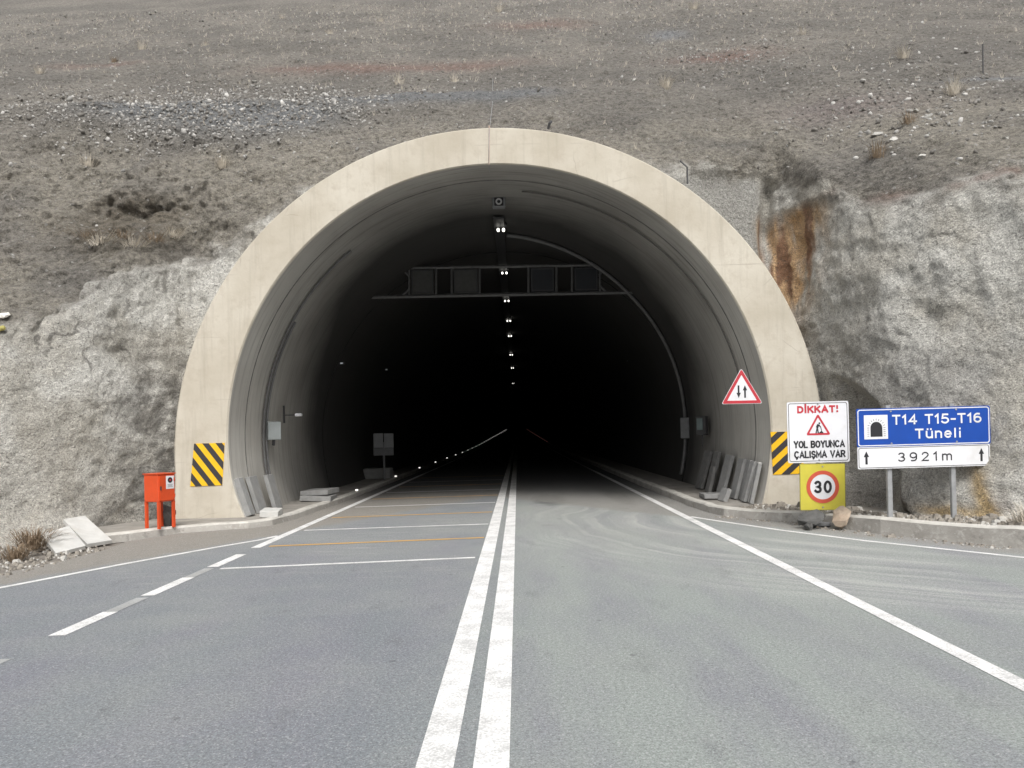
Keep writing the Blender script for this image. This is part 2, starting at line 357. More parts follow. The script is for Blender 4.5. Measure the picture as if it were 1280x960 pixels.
    spk = N(nt, 'ShaderNodeTexVoronoi'); spk.inputs['Scale'].default_value = 1.6; nt.links.new(co, spk.inputs['Vector'])
    base = mix(nt, math_(nt, 'MULTIPLY', ramp(nt, spk.outputs['Distance'], .055, .02), .55), base, (.08, .083, .088))
    g1 = noise(nt, co, 95, 3, .7); g2 = noise(nt, co, 38, 3, .7)
    gr = ramp(nt, math_(nt, 'ADD', math_(nt, 'MULTIPLY', g1, .6), math_(nt, 'MULTIPLY', g2, .4)),   .36, .64, .50, 1.50)
    base = mix(nt, 1.0, base, gr, 'MULTIPLY')
    vo = N(nt, 'ShaderNodeTexVoronoi'); vo.inputs['Scale'].default_value = 105; nt.links.new(co, vo.inputs['Vector'])
    vc = N(nt, 'ShaderNodeSeparateColor'); nt.links.new(vo.outputs['Color'], vc.inputs[0])
    base = mix(nt, ramp(nt, vc.outputs[0], .9, .97, 0, .55), base, (.42, .42, .42))
    nt.links.new(base, bs.inputs['Base Color']); bs.inputs['Roughness'].default_value = .88
    bump(nt, bs, math_(nt, 'ADD', g1, g2), .45, .008)
    return m
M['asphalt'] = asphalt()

def paint(name, col, wear=.3, under=(.27, .275, .27), wlo=.5):
    m, nt, bs = newmat(name); co = N(nt, 'ShaderNodeTexCoord').outputs['Object']
    c = mix(nt, ramp(nt, noise(nt, co, 2.2, 5, .6), .35, .7, 0, .3), col, tuple(x*.82 for x in col))
    wv = ramp(nt, math_(nt, 'ADD', math_(nt, 'MULTIPLY', noise(nt, co, 60, 3, .7), .55), math_(nt, 'MULTIPLY', noise(nt, co, 3, 5, .7), .45)), wlo, wlo+.14, 0, wear)
    c = mix(nt, wv, c, under)
    nt.links.new(c, bs.inputs['Base Color']); bs.inputs['Roughness'].default_value = .7
    bump(nt, bs, noise(nt, co, 90, 3), .25, .004)
    return m
M['line'] = paint('white road paint', (.80, .80, .79), .6, wlo=.45)
M['line_yellow'] = paint('orange road paint', (.62, .36, .08), .6, wlo=.47)
M['line_faint'] = paint('worn white road paint', (.42, .43, .43), .8, wlo=.42)

def kerbmat():
    m, nt, bs = newmat('weathered kerb concrete'); co = N(nt, 'ShaderNodeTexCoord').outputs['Object']
    c = mix(nt, ramp(nt, noise(nt, co, 1.6, 5, .6), .35, .65), (.30, .285, .26), (.42, .405, .375))
    c = mix(nt, ramp(nt, noise(nt, co, 9, 6, .72), .53, .64, 0, .6), c, (.52, .51, .48))
    c = mix(nt, ramp(nt, noise(nt, co, 5, 4, .7), .58, .7, 0, .6), c, (.17, .16, .15))
    nt.links.new(c, bs.inputs['Base Color']); bs.inputs['Roughness'].default_value = .9
    bump(nt, bs, noise(nt, co, 18, 5), .4, .02)
    return m
M['kerb'] = kerbmat()
M['kerb_top'] = simple('chalky kerb top', (.52, .505, .465), .9, .15, 5, dirt=(.33, .31, .28), dirtamt=.6)
M['walk'] = simple('dirty walkway concrete', (.27, .255, .23), .92, .2, 3, bmp=.4, bscale=20, dirt=(.16, .15, .13), dirtamt=.7)
M['dirt'] = simple('gravelly dirt', (.22, .20, .175), .95, .25, 2.5, bmp=.6, bscale=30, dirt=(.12, .11, .1), dirtamt=.6)

def terrain_mat():
    m, nt, bs = newmat('soil and sprayed concrete'); co = N(nt, 'ShaderNodeTexCoord').outputs['Object']
    a = N(nt, 'ShaderNodeAttribute', attribute_name='tint'); k = N(nt, 'ShaderNodeAttribute', attribute_name='rock').outputs['Fac']
    n1 = noise(nt, co, 3.2, 6, .65); n2 = noise(nt, co, 13, 6, .68); n3 = noise(nt, co, 36, 4, .7)
    n9 = noise(nt, mapped(nt, co, (1, .8, 1.6)), 8, 5, .75); soil = ramp(nt, math_(nt, 'ADD', math_(nt, 'MULTIPLY', n9, .55), math_(nt, 'MULTIPLY', n3, .45)), .37, .64, .3, 1.75)
    shot = ramp(nt, math_(nt, 'ADD', math_(nt, 'MULTIPLY', n2, .55), math_(nt, 'MULTIPLY', n3, .45)), .34, .66, .62, 1.36)
    c1 = mix(nt, 1.0, a.outputs['Color'], soil, 'MULTIPLY')
    v = N(nt, 'ShaderNodeTexVoronoi'); v.inputs['Scale'].default_value = 11; nt.links.new(co, v.inputs['Vector'])
    vc = N(nt, 'ShaderNodeSeparateColor'); nt.links.new(v.outputs['Color'], vc.inputs[0])
    pb = math_(nt, 'MULTIPLY', math_(nt, 'LESS_THAN', v.outputs['Distance'], .32), ramp(nt, vc.outputs[0], .86, .95, 0, .8))
    c1 = mix(nt, pb, c1, mix(nt, vc.outputs[1], (.22, .21, .2), (.42, .41, .39)))
    c2 = mix(nt, 1.0, a.outputs['Color'], shot, 'MULTIPLY')
    pit = ramp(nt, noise(nt, mapped(nt, co, (1, 1, 1.5)), 17, 4, .65), .42, .36, 0, .6); c2 = mix(nt, pit, c2, (.13, .125, .115))
    fine = ramp(nt, noise(nt, co, 46, 3, .7), .40, .60, .74, 1.22); c2 = mix(nt, 1.0, c2, fine, 'MULTIPLY')
    vs_ = noise(nt, mapped(nt, co, (2.6, 1.2, .28)), 1.6, 5, .65); c2 = mix(nt, ramp(nt, vs_, .54, .72, 0, .42), c2, (.24, .23, .205))
    wv = N(nt, 'ShaderNodeMix', data_type='VECTOR'); wv.inputs[0].default_value = .36; wn = N(nt, 'ShaderNodeTexNoise'); wn.inputs['Scale'].default_value = 2.2; wn.inputs['Detail'].default_value = 5
    nt.links.new(co, wn.inputs['Vector']); nt.links.new(co, wv.inputs[4]); nt.links.new(wn.outputs['Color'], wv.inputs[5])
    ce = N(nt, 'ShaderNodeTexVoronoi', feature='DISTANCE_TO_EDGE'); ce.inputs['Scale'].default_value = .75; nt.links.new(wv.outputs[1], ce.inputs['Vector'])
    ckm = math_(nt, 'MULTIPLY', ramp(nt, ce.outputs['Distance'], .016, .004), ramp(nt, noise(nt, mapped(nt, co, (1, 1, 1), (11, 4, 2)), .55, 3), .53, .62, 0, .65)); c2 = mix(nt, ckm, c2, (.10, .095, .085))
    c = mix(nt, k, c1, c2)
    nt.links.new(c, bs.inputs['Base Color']); bs.inputs['Roughness'].default_value = .95
    hgt = math_(nt, 'ADD', math_(nt, 'MULTIPLY', n2, 1.0), math_(nt, 'MULTIPLY', n3, .45))
    bump(nt, bs, hgt, 1.0, .10)
    return m
M['terrain'] = terrain_mat()

# ------------------------------------------------------------------ numpy noise
_perm = rng.permutation(256); _perm = np.concatenate([_perm, _perm, _perm])
_grad = rng.normal(size=(256, 3)); _grad /= np.linalg.norm(_grad, axis=1)[:, None]
def perlin(x, y, z):
    xi, yi, zi = np.floor(x).astype(int), np.floor(y).astype(int), np.floor(z).astype(int)
    fx, fy, fz = x-xi, y-yi, z-zi
    u, v, w_ = [t*t*t*(t*(t*6-15)+10) for t in (fx, fy, fz)]
    out = 0
    for dx in (0, 1):
        for dy in (0, 1):
            for dz in (0, 1):
                h = _perm[(_perm[(_perm[(xi+dx) & 255]+yi+dy) & 255]+zi+dz) & 255]
                g = _grad[h]; d = g[..., 0]*(fx-dx)+g[..., 1]*(fy-dy)+g[..., 2]*(fz-dz)
                out = out+d*(u if dx else 1-u)*(v if dy else 1-v)*(w_ if dz else 1-w_)
    return out*1.5
def fbm(x, y, z, o=4, g=.5):
    s = 0; a = 1
    for i in range(o): s = s+a*perlin(x*2**i+i*17.3, y*2**i+i*5.1, z*2**i+i*9.7); a *= g
    return s
def ridged(x, y, z, o=4, g=.5):
    s = 0; a = 1
    for i in range(o): s = s+a*(1-2*np.abs(perlin(x*2**i+i*7.3, y*2**i+i*3.1, z*2**i+i*1.7))); a *= g
    return s
def sstep(a, b, x):
    t = np.clip((x-a)/(b-a), 0, 1); return t*t*(3-2*t)

# ------------------------------------------------------------------ terrain shape
DP = 15.4                                                       # depth of the portal face
ICX, ICZ, IR = -.365, 1.647, 5.449
OCX, OCZ, OR = -.377, 1.308, 6.525
def smooth_interp(x, xs, ys):
    s = 0
    for d, wt in ((-.3, .2), (-.15, .2), (0, .2), (.15, .2), (.3, .2)): s = s+wt*np.interp(x+d, xs, ys)
    return s
BX = [-60, -20, -12, -9.5, -8.2, -7.5, -6.9, -6.3, 5.5, 5.9, 6.1, 6.3, 6.6, 7.0, 7.5, 8.2, 9.5, 14, 20, 60]
BY = [-45, 1.5, 9.8, 12.3, 13.9, 15.2, 15.95, 16.1, 16.1, 15.85, 14.9, 13.9, 12.95, 12.35, 11.7, 10.9, 9.6, 5.5, 0, -45]
EX = [-60, -12, -9.0, -8.5, -8.1, -6.75, -5.2, -4.2, 3.3, 3.8, 5.5, 6.1, 6.65, 7.45, 8.1, 9.5, 60]
EZ = [3.5, 3.7, 3.93, 4.25, 5.1, 5.8, 6.6, 7.3, 7.5, 7.46, 7.25, 6.6, 5.8, 5.6, 5.7, 5.6, 5.0]
def base_terrain(x, z):
    yb = sum(np.interp(x+d, BX, BY) for d in (-.08, 0, .08))/3
    near = np.exp(-((x+.4)/6.8)**8)
    cut = yb+(.22-.13*near)*z
    off = np.interp(x, [-30, -9, 0, 5.5, 6.65, 8.1, 12, 30], [2.5, 1.3, 0, 0, -.6, -2.2, -3.6, -5])*(1-.72*sstep(5.5, 10.5, z))
    hill = 8.2+1.12*z+off
    sp = lambda t, wd: np.where(t/wd > 30, t, wd*np.log1p(np.exp(np.clip(t/wd, -30, 30))))
    y = cut+sp(hill-cut, .22)
    y = y+sp(z-10.9, .12)*1.9-sp(z-11.3, .15)*1.55             # a narrow bench on the slope
    y = y-1.1*np.exp(-(np.maximum(z, 0)/.38)**1.3)*np.exp(-((x+8.9)/1.35)**4)   # soil heaped at the foot of the left wall
    y = y-.55*np.exp(-(np.maximum(z-.1, 0)/.22))*sstep(6.2, 6.6, x)
    return y
def hit(px, py):
    a, b = ray(px, py); Y = np.arange(8, 90, .04); d = Y-base_terrain(a*Y, H+b*Y)
    i = int(np.argmax(d > 0)); y = Y[i]; return (a*y, y, H+b*y)
def blob(x, z, px, py, wx, wz):                                 # soft spot centred where a photo pixel lands
    c = hit(px, py); return np.exp(-((x-c[0])/wx)**2-((z-c[2])/wz)**2)
def terrain(x, z, full=True):
    y = base_terrain(x, z); ze = smooth_interp(x, EX, EZ)
    y0 = y.copy()
    rock = 1-sstep(-.26, .30, z-ze+.30*fbm(x*1.1, y0*.6, z*1.1, 5, .7))
    # concrete swells
    y = y+rock*(.14*fbm(x*.55, 3.1, z*.45, 3)+.06*fbm(x*1.5, y0, z*1.3, 4, .55)+.026*fbm(x*5.0, y0*4, z*5.5, 3, .8))
    fold = np.exp(-((x-6.9)/.8)**2)*sstep(.6, 2.5, z)+np.exp(-((x+7.6)/.9)**2)*sstep(2.0, 4.2, z)*.8
    y = y+rock*fold*.035*(1-ridged(x*1.6+.3*fbm(x*2, 0*x, z*2, 2), y0*.8, z*.7, 4, .55))
    ck = np.exp(-(perlin(x*1.3+.5*perlin(x*3, y0*3, z*3), y0*.9, z*.8+.4*perlin(x*2.5, y0*2, z*2.5))/.055)**2)*sstep(0, .4, perlin(x*.7, y0*.5+3, z*.6))
    run = sstep(2.6, 4.2, z)*sstep(-4.6, -5.6, x)                 # drips and runnels below the upper rim, left
    y = y+rock*run*.11*np.clip(1-np.abs(perlin(x*1.9+.35*z+.3*perlin(x*2, y0, z*2), y0*.3, z*.22))/.22, 0, 1)
    y = y+rock*(.25+.75*np.clip(fold, 0, 1))*.035*ck
    # soil
    soil = 1-rock
    y = y+soil*(.26*fbm(x*.35, y0*.2, z*.5, 3)+.10*ridged(x*.55, 0*x+1.5, z*.12, 3)+.09*fbm(x*1.3, y0*1.3, z*1.6, 4, .6)+.05*ridged(x*3.1, y0*2.5, z*3.6, 3, .6)-.05)
    lowleft = soil*sstep(-5.5, -7.0, x)*sstep(10.0, 8.5, z)
    y = y+lowleft*(.10*ridged(x*1.4, y0, z*1.6, 4, .6)+.035*ridged(x*2.8+z, y0, z*4.2, 3, .6))
    # hollow with brush, left; groove and rusty recess, right
    y = y+(.6+.5*fbm(x*1.6, 0*x, z*2, 3))*(.5*blob(x, z, 130, 268, 1.25, .62)+.35*blob(x, z, 190, 258, .6, .45))+.12*blob(x, z, 230, 290, .5, .5)
    gx = 5.55+.10*(z-6.2); y = y+.35*np.exp(-((x-gx)/.13)**2)*sstep(4.6, 5.4, z)*sstep(7.3, 6.9, z)
    rz = np.exp(-((x-5.78)/(.24+.06*np.clip(z-3.7, 0, 3)))**4)*sstep(3.7, 4.9, z)*sstep(6.5, 6.0, z); y = y+.10*rz+.09*rz*ridged(x*4, 0*x, z*.8, 3)
    # smooth plastered patch right of the crown
    pm = sstep(3.2, 3.7, x)*sstep(5.55, 5.35, x)*sstep(4.6, 5.2, z)*sstep(7.35, 7.1, z)
    y = y*(1-.8*pm)+.8*pm*(base_terrain(x, z)+.02)
    # keep clear of the portal face
    d = np.hypot(x-OCX, z-OCZ)-OR
    lim = DP+.12+.10*fbm(x*1.7, 0*x, z*1.7, 2)
    y = np.where(d < .9, np.maximum(y, lim-6.5*np.maximum(0, d-.08)), y)
    return y, rock, pm, rz

def build_terrain():
    xd = np.linspace(-12.6, 12.6, 6000); yd = base_terrain(xd, 0*xd+1.5); arc = np.concatenate([[0], np.cumsum(np.hypot(np.diff(xd), np.diff(yd)))])
    xi = np.interp(np.arange(0, arc[-1], .05), arc, xd); xo = 12.6+np.cumsum(np.geomspace(.07, 1.6, 70)); xs = np.concatenate([-xo[::-1], xi, xo])
    zs = np.concatenate([np.arange(-.15, 8.2, .052), 8.2+np.cumsum(np.linspace(.052, .11, 150)), 20.4+np.cumsum(np.geomspace(.11, 1.2, 60))])
    X, Z = np.meshgrid(xs, zs)
    Y, rock, pm, rz = terrain(X, Z)
    # push the relief out along the wall's own normal rather than straight back
    Y0 = base_terrain(X, Z); e = .06; sl = (base_terrain(X+e, Z)-base_terrain(X-e, Z))/(2*e); D = (Y-Y0)*np.clip(rock, 0, 1); ln = np.sqrt(1+sl*sl)
    far_ = (np.hypot(X-OCX, Z-OCZ) > OR+.15)*(np.abs(X) < 12)
    XN = X-D*sl/ln*far_; YN = Y-D*(1-1/ln)*far_
    ze = smooth_interp(X, EX, EZ)
    def lerp(c, col, k): return c*(1-k[..., None])+np.array(col)*k[..., None]
    c = np.zeros(X.shape+(3,))
    n = fbm(X*.25, Y*.2, Z*.3, 4, .6)
    soil = lerp(np.tile(np.array((.148, .139, .124)), X.shape+(1,)), (.195, .182, .160), sstep(-.5, .6, n))
    soil = lerp(soil, (.25, .232, .195), .8*sstep(10.6, 8.0, Z)*sstep(-.7, .3, fbm(X*.5, Y*.4, Z*.6, 4)))
    soil = lerp(soil, (.160, .166, .170), np.clip(1.2*sum(blob(X, Z, *q) for q in ((180, 130, 1.6, .55), (270, 140, 1.6, .7), (360, 145, 1.3, .7), (470, 118, 1.3, .45), (560, 118, 1.3, .35), (640, 116, 1.2, .3))), 0, 1)*.9)
    soil = lerp(soil, (.185, .122, .102), np.clip(sum(blob(X, Z, *q) for q in ((380, 84, 1.6, .5), (470, 84, 1.8, .5), (580, 80, 2.0, .5), (670, 30, 2.0, .8), (900, 70, 1.6, .6), (120, 80, 1.5, .4))), 0, 1)*.75)
    soil = lerp(soil, (.19, .20, .21), np.clip(blob(X, Z, 835, 42, .8, .6)+blob(X, Z, 1240, 97, 1.0, .15), 0, 1)*.8)
    soil = lerp(soil, (.18, .15, .148), .6*blob(X, Z, 1060, 130, 1.6, .6))
    soil = lerp(soil, (.125, .108, .082), .8*np.clip((1.2*blob(X, Z, 132, 275, 1.3, .75)+blob(X, Z, 185, 262, .5, .4))*(1+.8*fbm(X*2, Y, Z*2.4, 4, .6)), 0, 1))
    soil = lerp(soil, (.17, .11, .075), np.clip(blob(X, Z, 40, 660, .8, .35)*1.2, 0, 1)*sstep(.8, .3, Z))
    nn = fbm(X*.8, Y*.7, Z*.7, 5, .6)
    shot = lerp(np.tile(np.array((.50, .48, .43)), X.shape+(1,)), (.62, .61, .57), sstep(-.35, .55, nn+.25*sstep(2.0, 4.5, Z)))
    shot = lerp(shot, (.44, .41, .35), .4*sstep(3.0, .6, Z)*sstep(-6, -8, X))
    stain = np.exp(-((X+7.2)/.66)**4)*sstep(3.9, 2.4, Z+.5*nn)  # moist dirt, with the shade of the recess beside the arch painted in
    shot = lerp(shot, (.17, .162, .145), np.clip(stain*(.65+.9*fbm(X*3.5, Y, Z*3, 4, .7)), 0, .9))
    st2 = np.exp(-((X-6.2)/.45)**4)*sstep(4.6, 3.4, Z+.5*nn)
    shot = lerp(shot, (.40, .39, .36), np.clip(st2*(.7+.7*fbm(X*2, Y, Z*2, 4, .6)), 0, .8))
    st3 = np.exp(-((X-7.2)/.8)**2-((Z-2.2)/1.0)**2); shot = lerp(shot, (.36, .35, .33), np.clip(st3*(.6+.8*nn), 0, .6))
    wet = sstep(.9, .2, Z+.3*nn)*sstep(6.0, 6.5, X)*sstep(.0, .25, fbm(X*1.4, Y, Z*1.2, 3)); shot = lerp(shot, (.10, .075, .06), .85*wet)
    drip = sstep(.42, .75, fbm(X*5.0, 0*X, Z*.35, 3, .6))*sstep(2.5, 4.5, Z); shot = lerp(shot, (.24, .235, .22), .55*drip)
    shot = lerp(shot, (.42, .41, .385), pm*.0)
    shot = lerp(shot, (.36, .355, .33), pm)
    ru = np.clip(rz*1.6*(.85+1.1*fbm(X*5.5, 0*X, Z*.55, 4, .65)), 0, 1)
    shot = lerp(shot, (.56, .37, .20), ru*.95)
    shot = lerp(shot, (.13, .045, .03), np.clip(ru*sstep(.1, .35, fbm(X*7, 0*X+4, Z*.5, 4)), 0, 1)*.7)
    shot = lerp(shot, (.28, .21, .16), np.exp(-((X-5.85)/.15)**2-((Z-3.7)/.5)**2)*.7)
    ru2 = blob(X, Z, 1228, 612, .10, .35)+blob(X, Z, 1200, 640, .3, .12); shot = lerp(shot, (.40, .27, .10), np.clip(ru2*(1+fbm(X*5, Y, Z*2, 3)), 0, 1)*.8)
    brown = sum(blob(X, Z, *q) for q in ((1110, 248, .20, .13), (1195, 234, .12, .09), (1228, 224, .12, .08), (1268, 212, .20, .11), (1030, 243, .10, .09)))
    grime = sstep(.05, .5, fbm(X*1.6, Y, Z*1.6, 4, .6)+.35)*np.exp(-np.abs(Z-ze+.15)/.25)
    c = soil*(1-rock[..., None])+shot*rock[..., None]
    c = lerp(c, (.17, .16, .14), .6*grime)
    c = lerp(c, (.16, .085, .06), np.clip(brown*1.2*(.8+.9*nn), 0, 1)*.55)
    cx = (X[:-1, :-1]+X[1:, 1:])/2; cz = (Z[:-1, :-1]+Z[1:, 1:])/2
    keep = (np.hypot(cx-OCX, cz-OCZ) > OR-.3)
    keep &= ~((np.abs(cx+.37) < 6.3) & (cz < OCZ))
    rk = (rock[:-1, :-1]+rock[1:, 1:])/2 > .5
    nx = X.shape[1]; idx = np.arange(X.size).reshape(X.shape)
    quads = np.stack([idx[:-1, :-1], idx[:-1, 1:], idx[1:, 1:], idx[1:, :-1]], -1)
    P = np.stack([XN, YN, Z], -1).reshape(-1, 3); C4 = np.concatenate([c.reshape(-1, 3), np.ones((X.size, 1))], 1); K = rock.ravel()
    def part(name, msk):
        q = quads[msk & keep]; used = np.unique(q); mp = np.zeros(X.size, int); mp[used] = np.arange(len(used))
        me = bpy.data.meshes.new(name); me.vertices.add(len(used)); me.vertices.foreach_set('co', P[used].ravel())
        q = mp[q]; me.loops.add(q.size); me.loops.foreach_set('vertex_index', q.ravel()); me.polygons.add(len(q))
        me.polygons.foreach_set('loop_start', np.arange(0, q.size, 4)); me.polygons.foreach_set('use_smooth', np.ones(len(q), bool))
        me.update(calc_edges=True)
        a = me.attributes.new('tint', 'FLOAT_COLOR', 'POINT'); a.data.foreach_set('color', C4[used].ravel())
        b = me.attributes.new('rock', 'FLOAT', 'POINT'); b.data.foreach_set('value', K[used])
        me.materials.append(M['terrain'])
        o = bpy.data.objects.new(name, me); COL.objects.link(o); return o
    tag(part('hillside', ~rk), kind='structure')
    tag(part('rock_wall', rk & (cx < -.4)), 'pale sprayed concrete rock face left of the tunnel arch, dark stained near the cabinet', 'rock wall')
    tag(part('rock_wall', rk & (cx >= -.4)), 'grey sprayed concrete rock face with rust streak, right of the arch behind the road signs', 'rock wall')
build_terrain()

# ------------------------------------------------------------------ ground, road, markings, kerbs
g = MB().add([(-900, -900, -.04), (900, -900, -.04), (900, 1500, -.04), (-900, 1500, -.04)], [(0, 1, 2, 3)]).build('ground', M['dirt']); tag(g, kind='structure')
oh = MB(); nX, nY = 40, 12  # unseen slope added behind the camera to hold low skylight out of the tunnel
for j in range(nY+1):
    for i in range(nX+1):
        xx = -420+840*i/nX; tt = j/nY; oh.v.append((xx+20*math.sin(i*1.7+j), -75-95*tt+14*math.sin(xx*.013), -.5+(40+12*math.sin(xx*.017+1)+7*math.sin(xx*.05))*tt**1.15))
oh.f = [(j*(nX+1)+i, j*(nX+1)+i+1, (j+1)*(nX+1)+i+1, (j+1)*(nX+1)+i) for j in range(nY) for i in range(nX)]; oh.m = [0]*len(oh.f)
tag(oh.build('unseen_sky_blocker', simple('sky blocker soil', (.14, .125, .105), .95, .3, .05), smooth=True), kind='structure')
KL = [(-30, -14), (-14, 2.5), (-9.5, 9.2), (-7.9, 11.6), (-7.05, 12.9), (-6.7, 13.25), (-6.17, 13.94), (-5.65, 14.3), (-5.1, 14.5), (-4.8, 14.95), (-4.65, 16.1), (-4.58, 19), (-4.55, 24), (-4.55, 55)]
KR = [(30, -15), (14, 2.0), (8.6, 8.1), (6.71, 10.39), (6.29, 10.99), (5.61, 11.96), (5.2, 13.0), (4.97, 13.65), (4.3, 14.4), (3.95, 14.9), (3.82, 15.6), (3.75, 17), (3.72, 24), (3.72, 55)]
far = list(range(60, 101, 8))+list(range(110, 421, 30))
KL += [(-4.55, y) for y in far]; KR += [(3.72, y) for y in far]
def rd(Pn):
    V = []; Fc = []
    ysl = [-90]+[y for x, y in KL]; 
    return None
LY = sorted(set([-90, -40, -14, 0, 5, 9, 11, 12, 13, 14, 14.5, 15, 16, 18, 20, 24, 30, 40, 55]+far))
def xl(y): return float(np.interp(y, [p[1] for p in KL], [p[0] for p in KL]))+(-0.1)
def xr(y): return float(np.interp(y, [p[1] for p in KR], [p[0] for p in KR]))+(.1)
def xl_road(y): return xl(y) if y > 13.3 else float(np.interp(y, [-90, 0, 9.05, 10.56, 12.0, 13.3], [-45, -11.2, -7.0, -6.6, -6.5, -6.7]))
V = []; Fc = []
for y in LY: V += [(xl_road(y), y, zo(y)), (xr(y), y, zo(y))]
for i in range(len(LY)-1): Fc.append((2*i, 2*i+1, 2*i+3, 2*i+2))
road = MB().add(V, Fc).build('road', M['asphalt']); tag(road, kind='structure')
def strip(x, y0, y1, wd): 
    ys = [y0]+[y for y in LY if y0 < y < y1]+[y1]
    return [[(x-wd/2, a), (x+wd/2, a), (x+wd/2, b), (x-wd/2, b)] for a, b in zip(ys[:-1], ys[1:])]
def band(pts, wd):
    out = []; pts = [np.array(p, float) for p in pts]
    nr = []
    for i in range(len(pts)):
        t = pts[min(i+1, len(pts)-1)]-pts[max(i-1, 0)]; t /= np.linalg.norm(t); nr.append(np.array((-t[1], t[0])))
    for i in range(len(pts)-1):
        out.append([tuple(pts[i]-nr[i]*wd/2), tuple(pts[i]+nr[i]*wd/2), tuple(pts[i+1]+nr[i+1]*wd/2), tuple(pts[i+1]-nr[i+1]*wd/2)])
    return out
Z1 = .004
sheet('centre_line', strip(-.46, -60, 400, .195), Z1, M['line'], road)
sheet('centre_line', strip(-.17, -60, 400, .185), Z1, M['line'], road)
sheet('edge_line', strip(-4.1, 11.9, 400, .15), Z1, M['line'], road)
sheet('edge_line', strip(3.23, -60, 400, .15), Z1, M['line'], road)
sheet('outer_edge_line', band([(-14, -9), (-9.8, .8), (-7.2, 6.6), (-6.13, 9.05), (-5.5, 10.56), (-4.75, 12.1), (-4.35, 12.8), (-4.19, 13.3)], .10), Z1, M['line'], road)
sheet('outer_edge_line', band([(3.32, 14.9), (3.62, 14.2), (4.3, 12.7), (5.08, 11.33), (6.32, 9.64), (9.3, 5.9), (17, -3)], .10), Z1, M['line'], road)
for a, b in ((6.75, 7.65), (8.41, 9.46), (10.2, 11.27), (3.0, 4.0)): sheet('lane_dash', strip(-4.09, a, b, .15), Z1, M['line'], road)
for a, b in ((5.35, 6.05), (7.66, 8.3), (9.47, 10.1)): sheet('worn_dash', strip(-4.09, a, b, .13), Z1, M['line_faint'], road)
for k, (ya, yb_) in enumerate(((10.06, 10.53), (12.05, 12.53), (14.01, 14.40), (16.1, 16.6), (18.37, 18.88), (20.6, 21.1), (22.8, 23.3), (25.2, 25.7), (27.6, 28.1), (30.2, 30.7))):
    wh = k % 2 == 0; wd = .10 if wh else .11
    xa, xb = -3.93, (-.62 if k == 0 else -.585)
    sheet('hatch_line', [[(xa, ya-wd/2), (xb, yb_-wd/2), (xb, yb_+wd/2), (xa, ya+wd/2)]], Z1*1.0, M['line'] if wh else M['line_yellow'], road)
# dark damp patches on the right lane
def kerb(path, side, hs, wd, name):
    pts = [np.array(p, float) for p in path]; V = []; Fc = []; mi = []
    for i, p in enumerate(pts):
        t = pts[min(i+1, len(pts)-1)]-pts[max(i-1, 0)]; t /= np.linalg.norm(t); n = np.array((-t[1], t[0]))*side
        h = hs(p[1]); z = zo(p[1])
        for q, hh in ((0, -.03), (.02, h-.03), (.045, h), (wd, h), (wd+.004, -.03)):
            V.append((p[0]+n[0]*q, p[1]+n[1]*q, z+hh))
    b = MB(); b.v = V
    for i in range(len(pts)-1):
        for k in range(4):
            b.f.append((i*5+k, i*5+k+1, (i+1)*5+k+1, (i+1)*5+k)); b.m.append(1 if k in (1, 2) else 0)
    b.f += [tuple(range(5)), tuple((len(pts)-1)*5+k for k in range(5))]; b.m += [0, 0]
    return tag(b.build(name, [M['kerb'], M['kerb_top']]), kind='structure')
def dens(path, st=.35, wob=.012):
    out = []
    for a, b in zip(path[:-1], path[1:]):
        L = math.hypot(b[0]-a[0], b[1]-a[1]); n = max(1, int(L/st)) if 8 < a[1] < 26 else 1
        for k in range(n): out.append((a[0]+(b[0]-a[0])*k/n+random.uniform(-wob, wob), a[1]+(b[1]-a[1])*k/n+random.uniform(-wob, wob)))
    return out+[path[-1]]
KLv = KL[4:]
kerb(dens(KLv), 1, lambda y: .13+random.uniform(-.008, .008), .2, 'kerb')
kerb(dens(KR), -1, lambda y: float(np.interp(y, [9, 12, 13.5, 15], [.30, .25, .19, .16]))+random.uniform(-.012, .012), .2, 'kerb')
# walkways behind the kerbs
def fill(path, side, xw, z, name, mat):
    V = []; Fc = []
    for x, y in path: V += [(x+.17*(-1 if side > 0 else 1), y, z(y)+zo(y)), (xw(y), y, z(y)+zo(y))]
    for i in range(len(path)-1): Fc.append((2*i, 2*i+1, 2*i+3, 2*i+2))
    return tag(MB().add(V, Fc).build(name, mat), kind='structure')
fill(KLv, 1, lambda y: -5.9 if y > 15.4 else float(np.interp(y, [12.9, 14.2, 15.4], [-7.6, -8.4, -8.6])), lambda y: .118, 'walkway', M['walk'])
fill(KR[1:], -1, lambda y: 5.3 if y > 15.8 else float(np.interp(y, [2, 8, 10.4, 13.6, 15.8], [22, 15, 12, 9.2, 7.5])), lambda y: float(np.interp(y, [9, 12, 13.5, 15], [.27, .225, .17, .14])), 'walkway', M['walk'])

# ------------------------------------------------------------------ tunnel
tun = empty('tunnel', (ICX, DP, 0)); T0 = np.array((ICX, DP, 0))
tag(tun, 'horseshoe road tunnel with a beige concrete arch ring and dark grey lining', 'tunnel')
def prof(cx, cz, r, n=121, flare=0.0, zb=-.06):
    a0 = math.asin((zb-cz)/r); P = []
    for k in range(n):
        a = math.pi-a0+(2*a0-math.pi)*k/(n-1); x, z = cx+r*math.cos(a), cz+r*math.sin(a)
        if flare: x += math.copysign(flare*max(0, 1-z/1.0)**1.5, x-cx)
        P.append((x, z))
    return P
NP = 121
pin, pout = prof(ICX, ICZ, IR), prof(OCX, OCZ, OR, flare=.2)
pin = [(x+(.10*max(0, 1-z/.9)**1.5 if x < ICX else 0), z) for x, z in pin]
rings = []
def L(p, q, t): return (p[0]+(q[0]-p[0])*t, p[1]+(q[1]-p[1])*t)
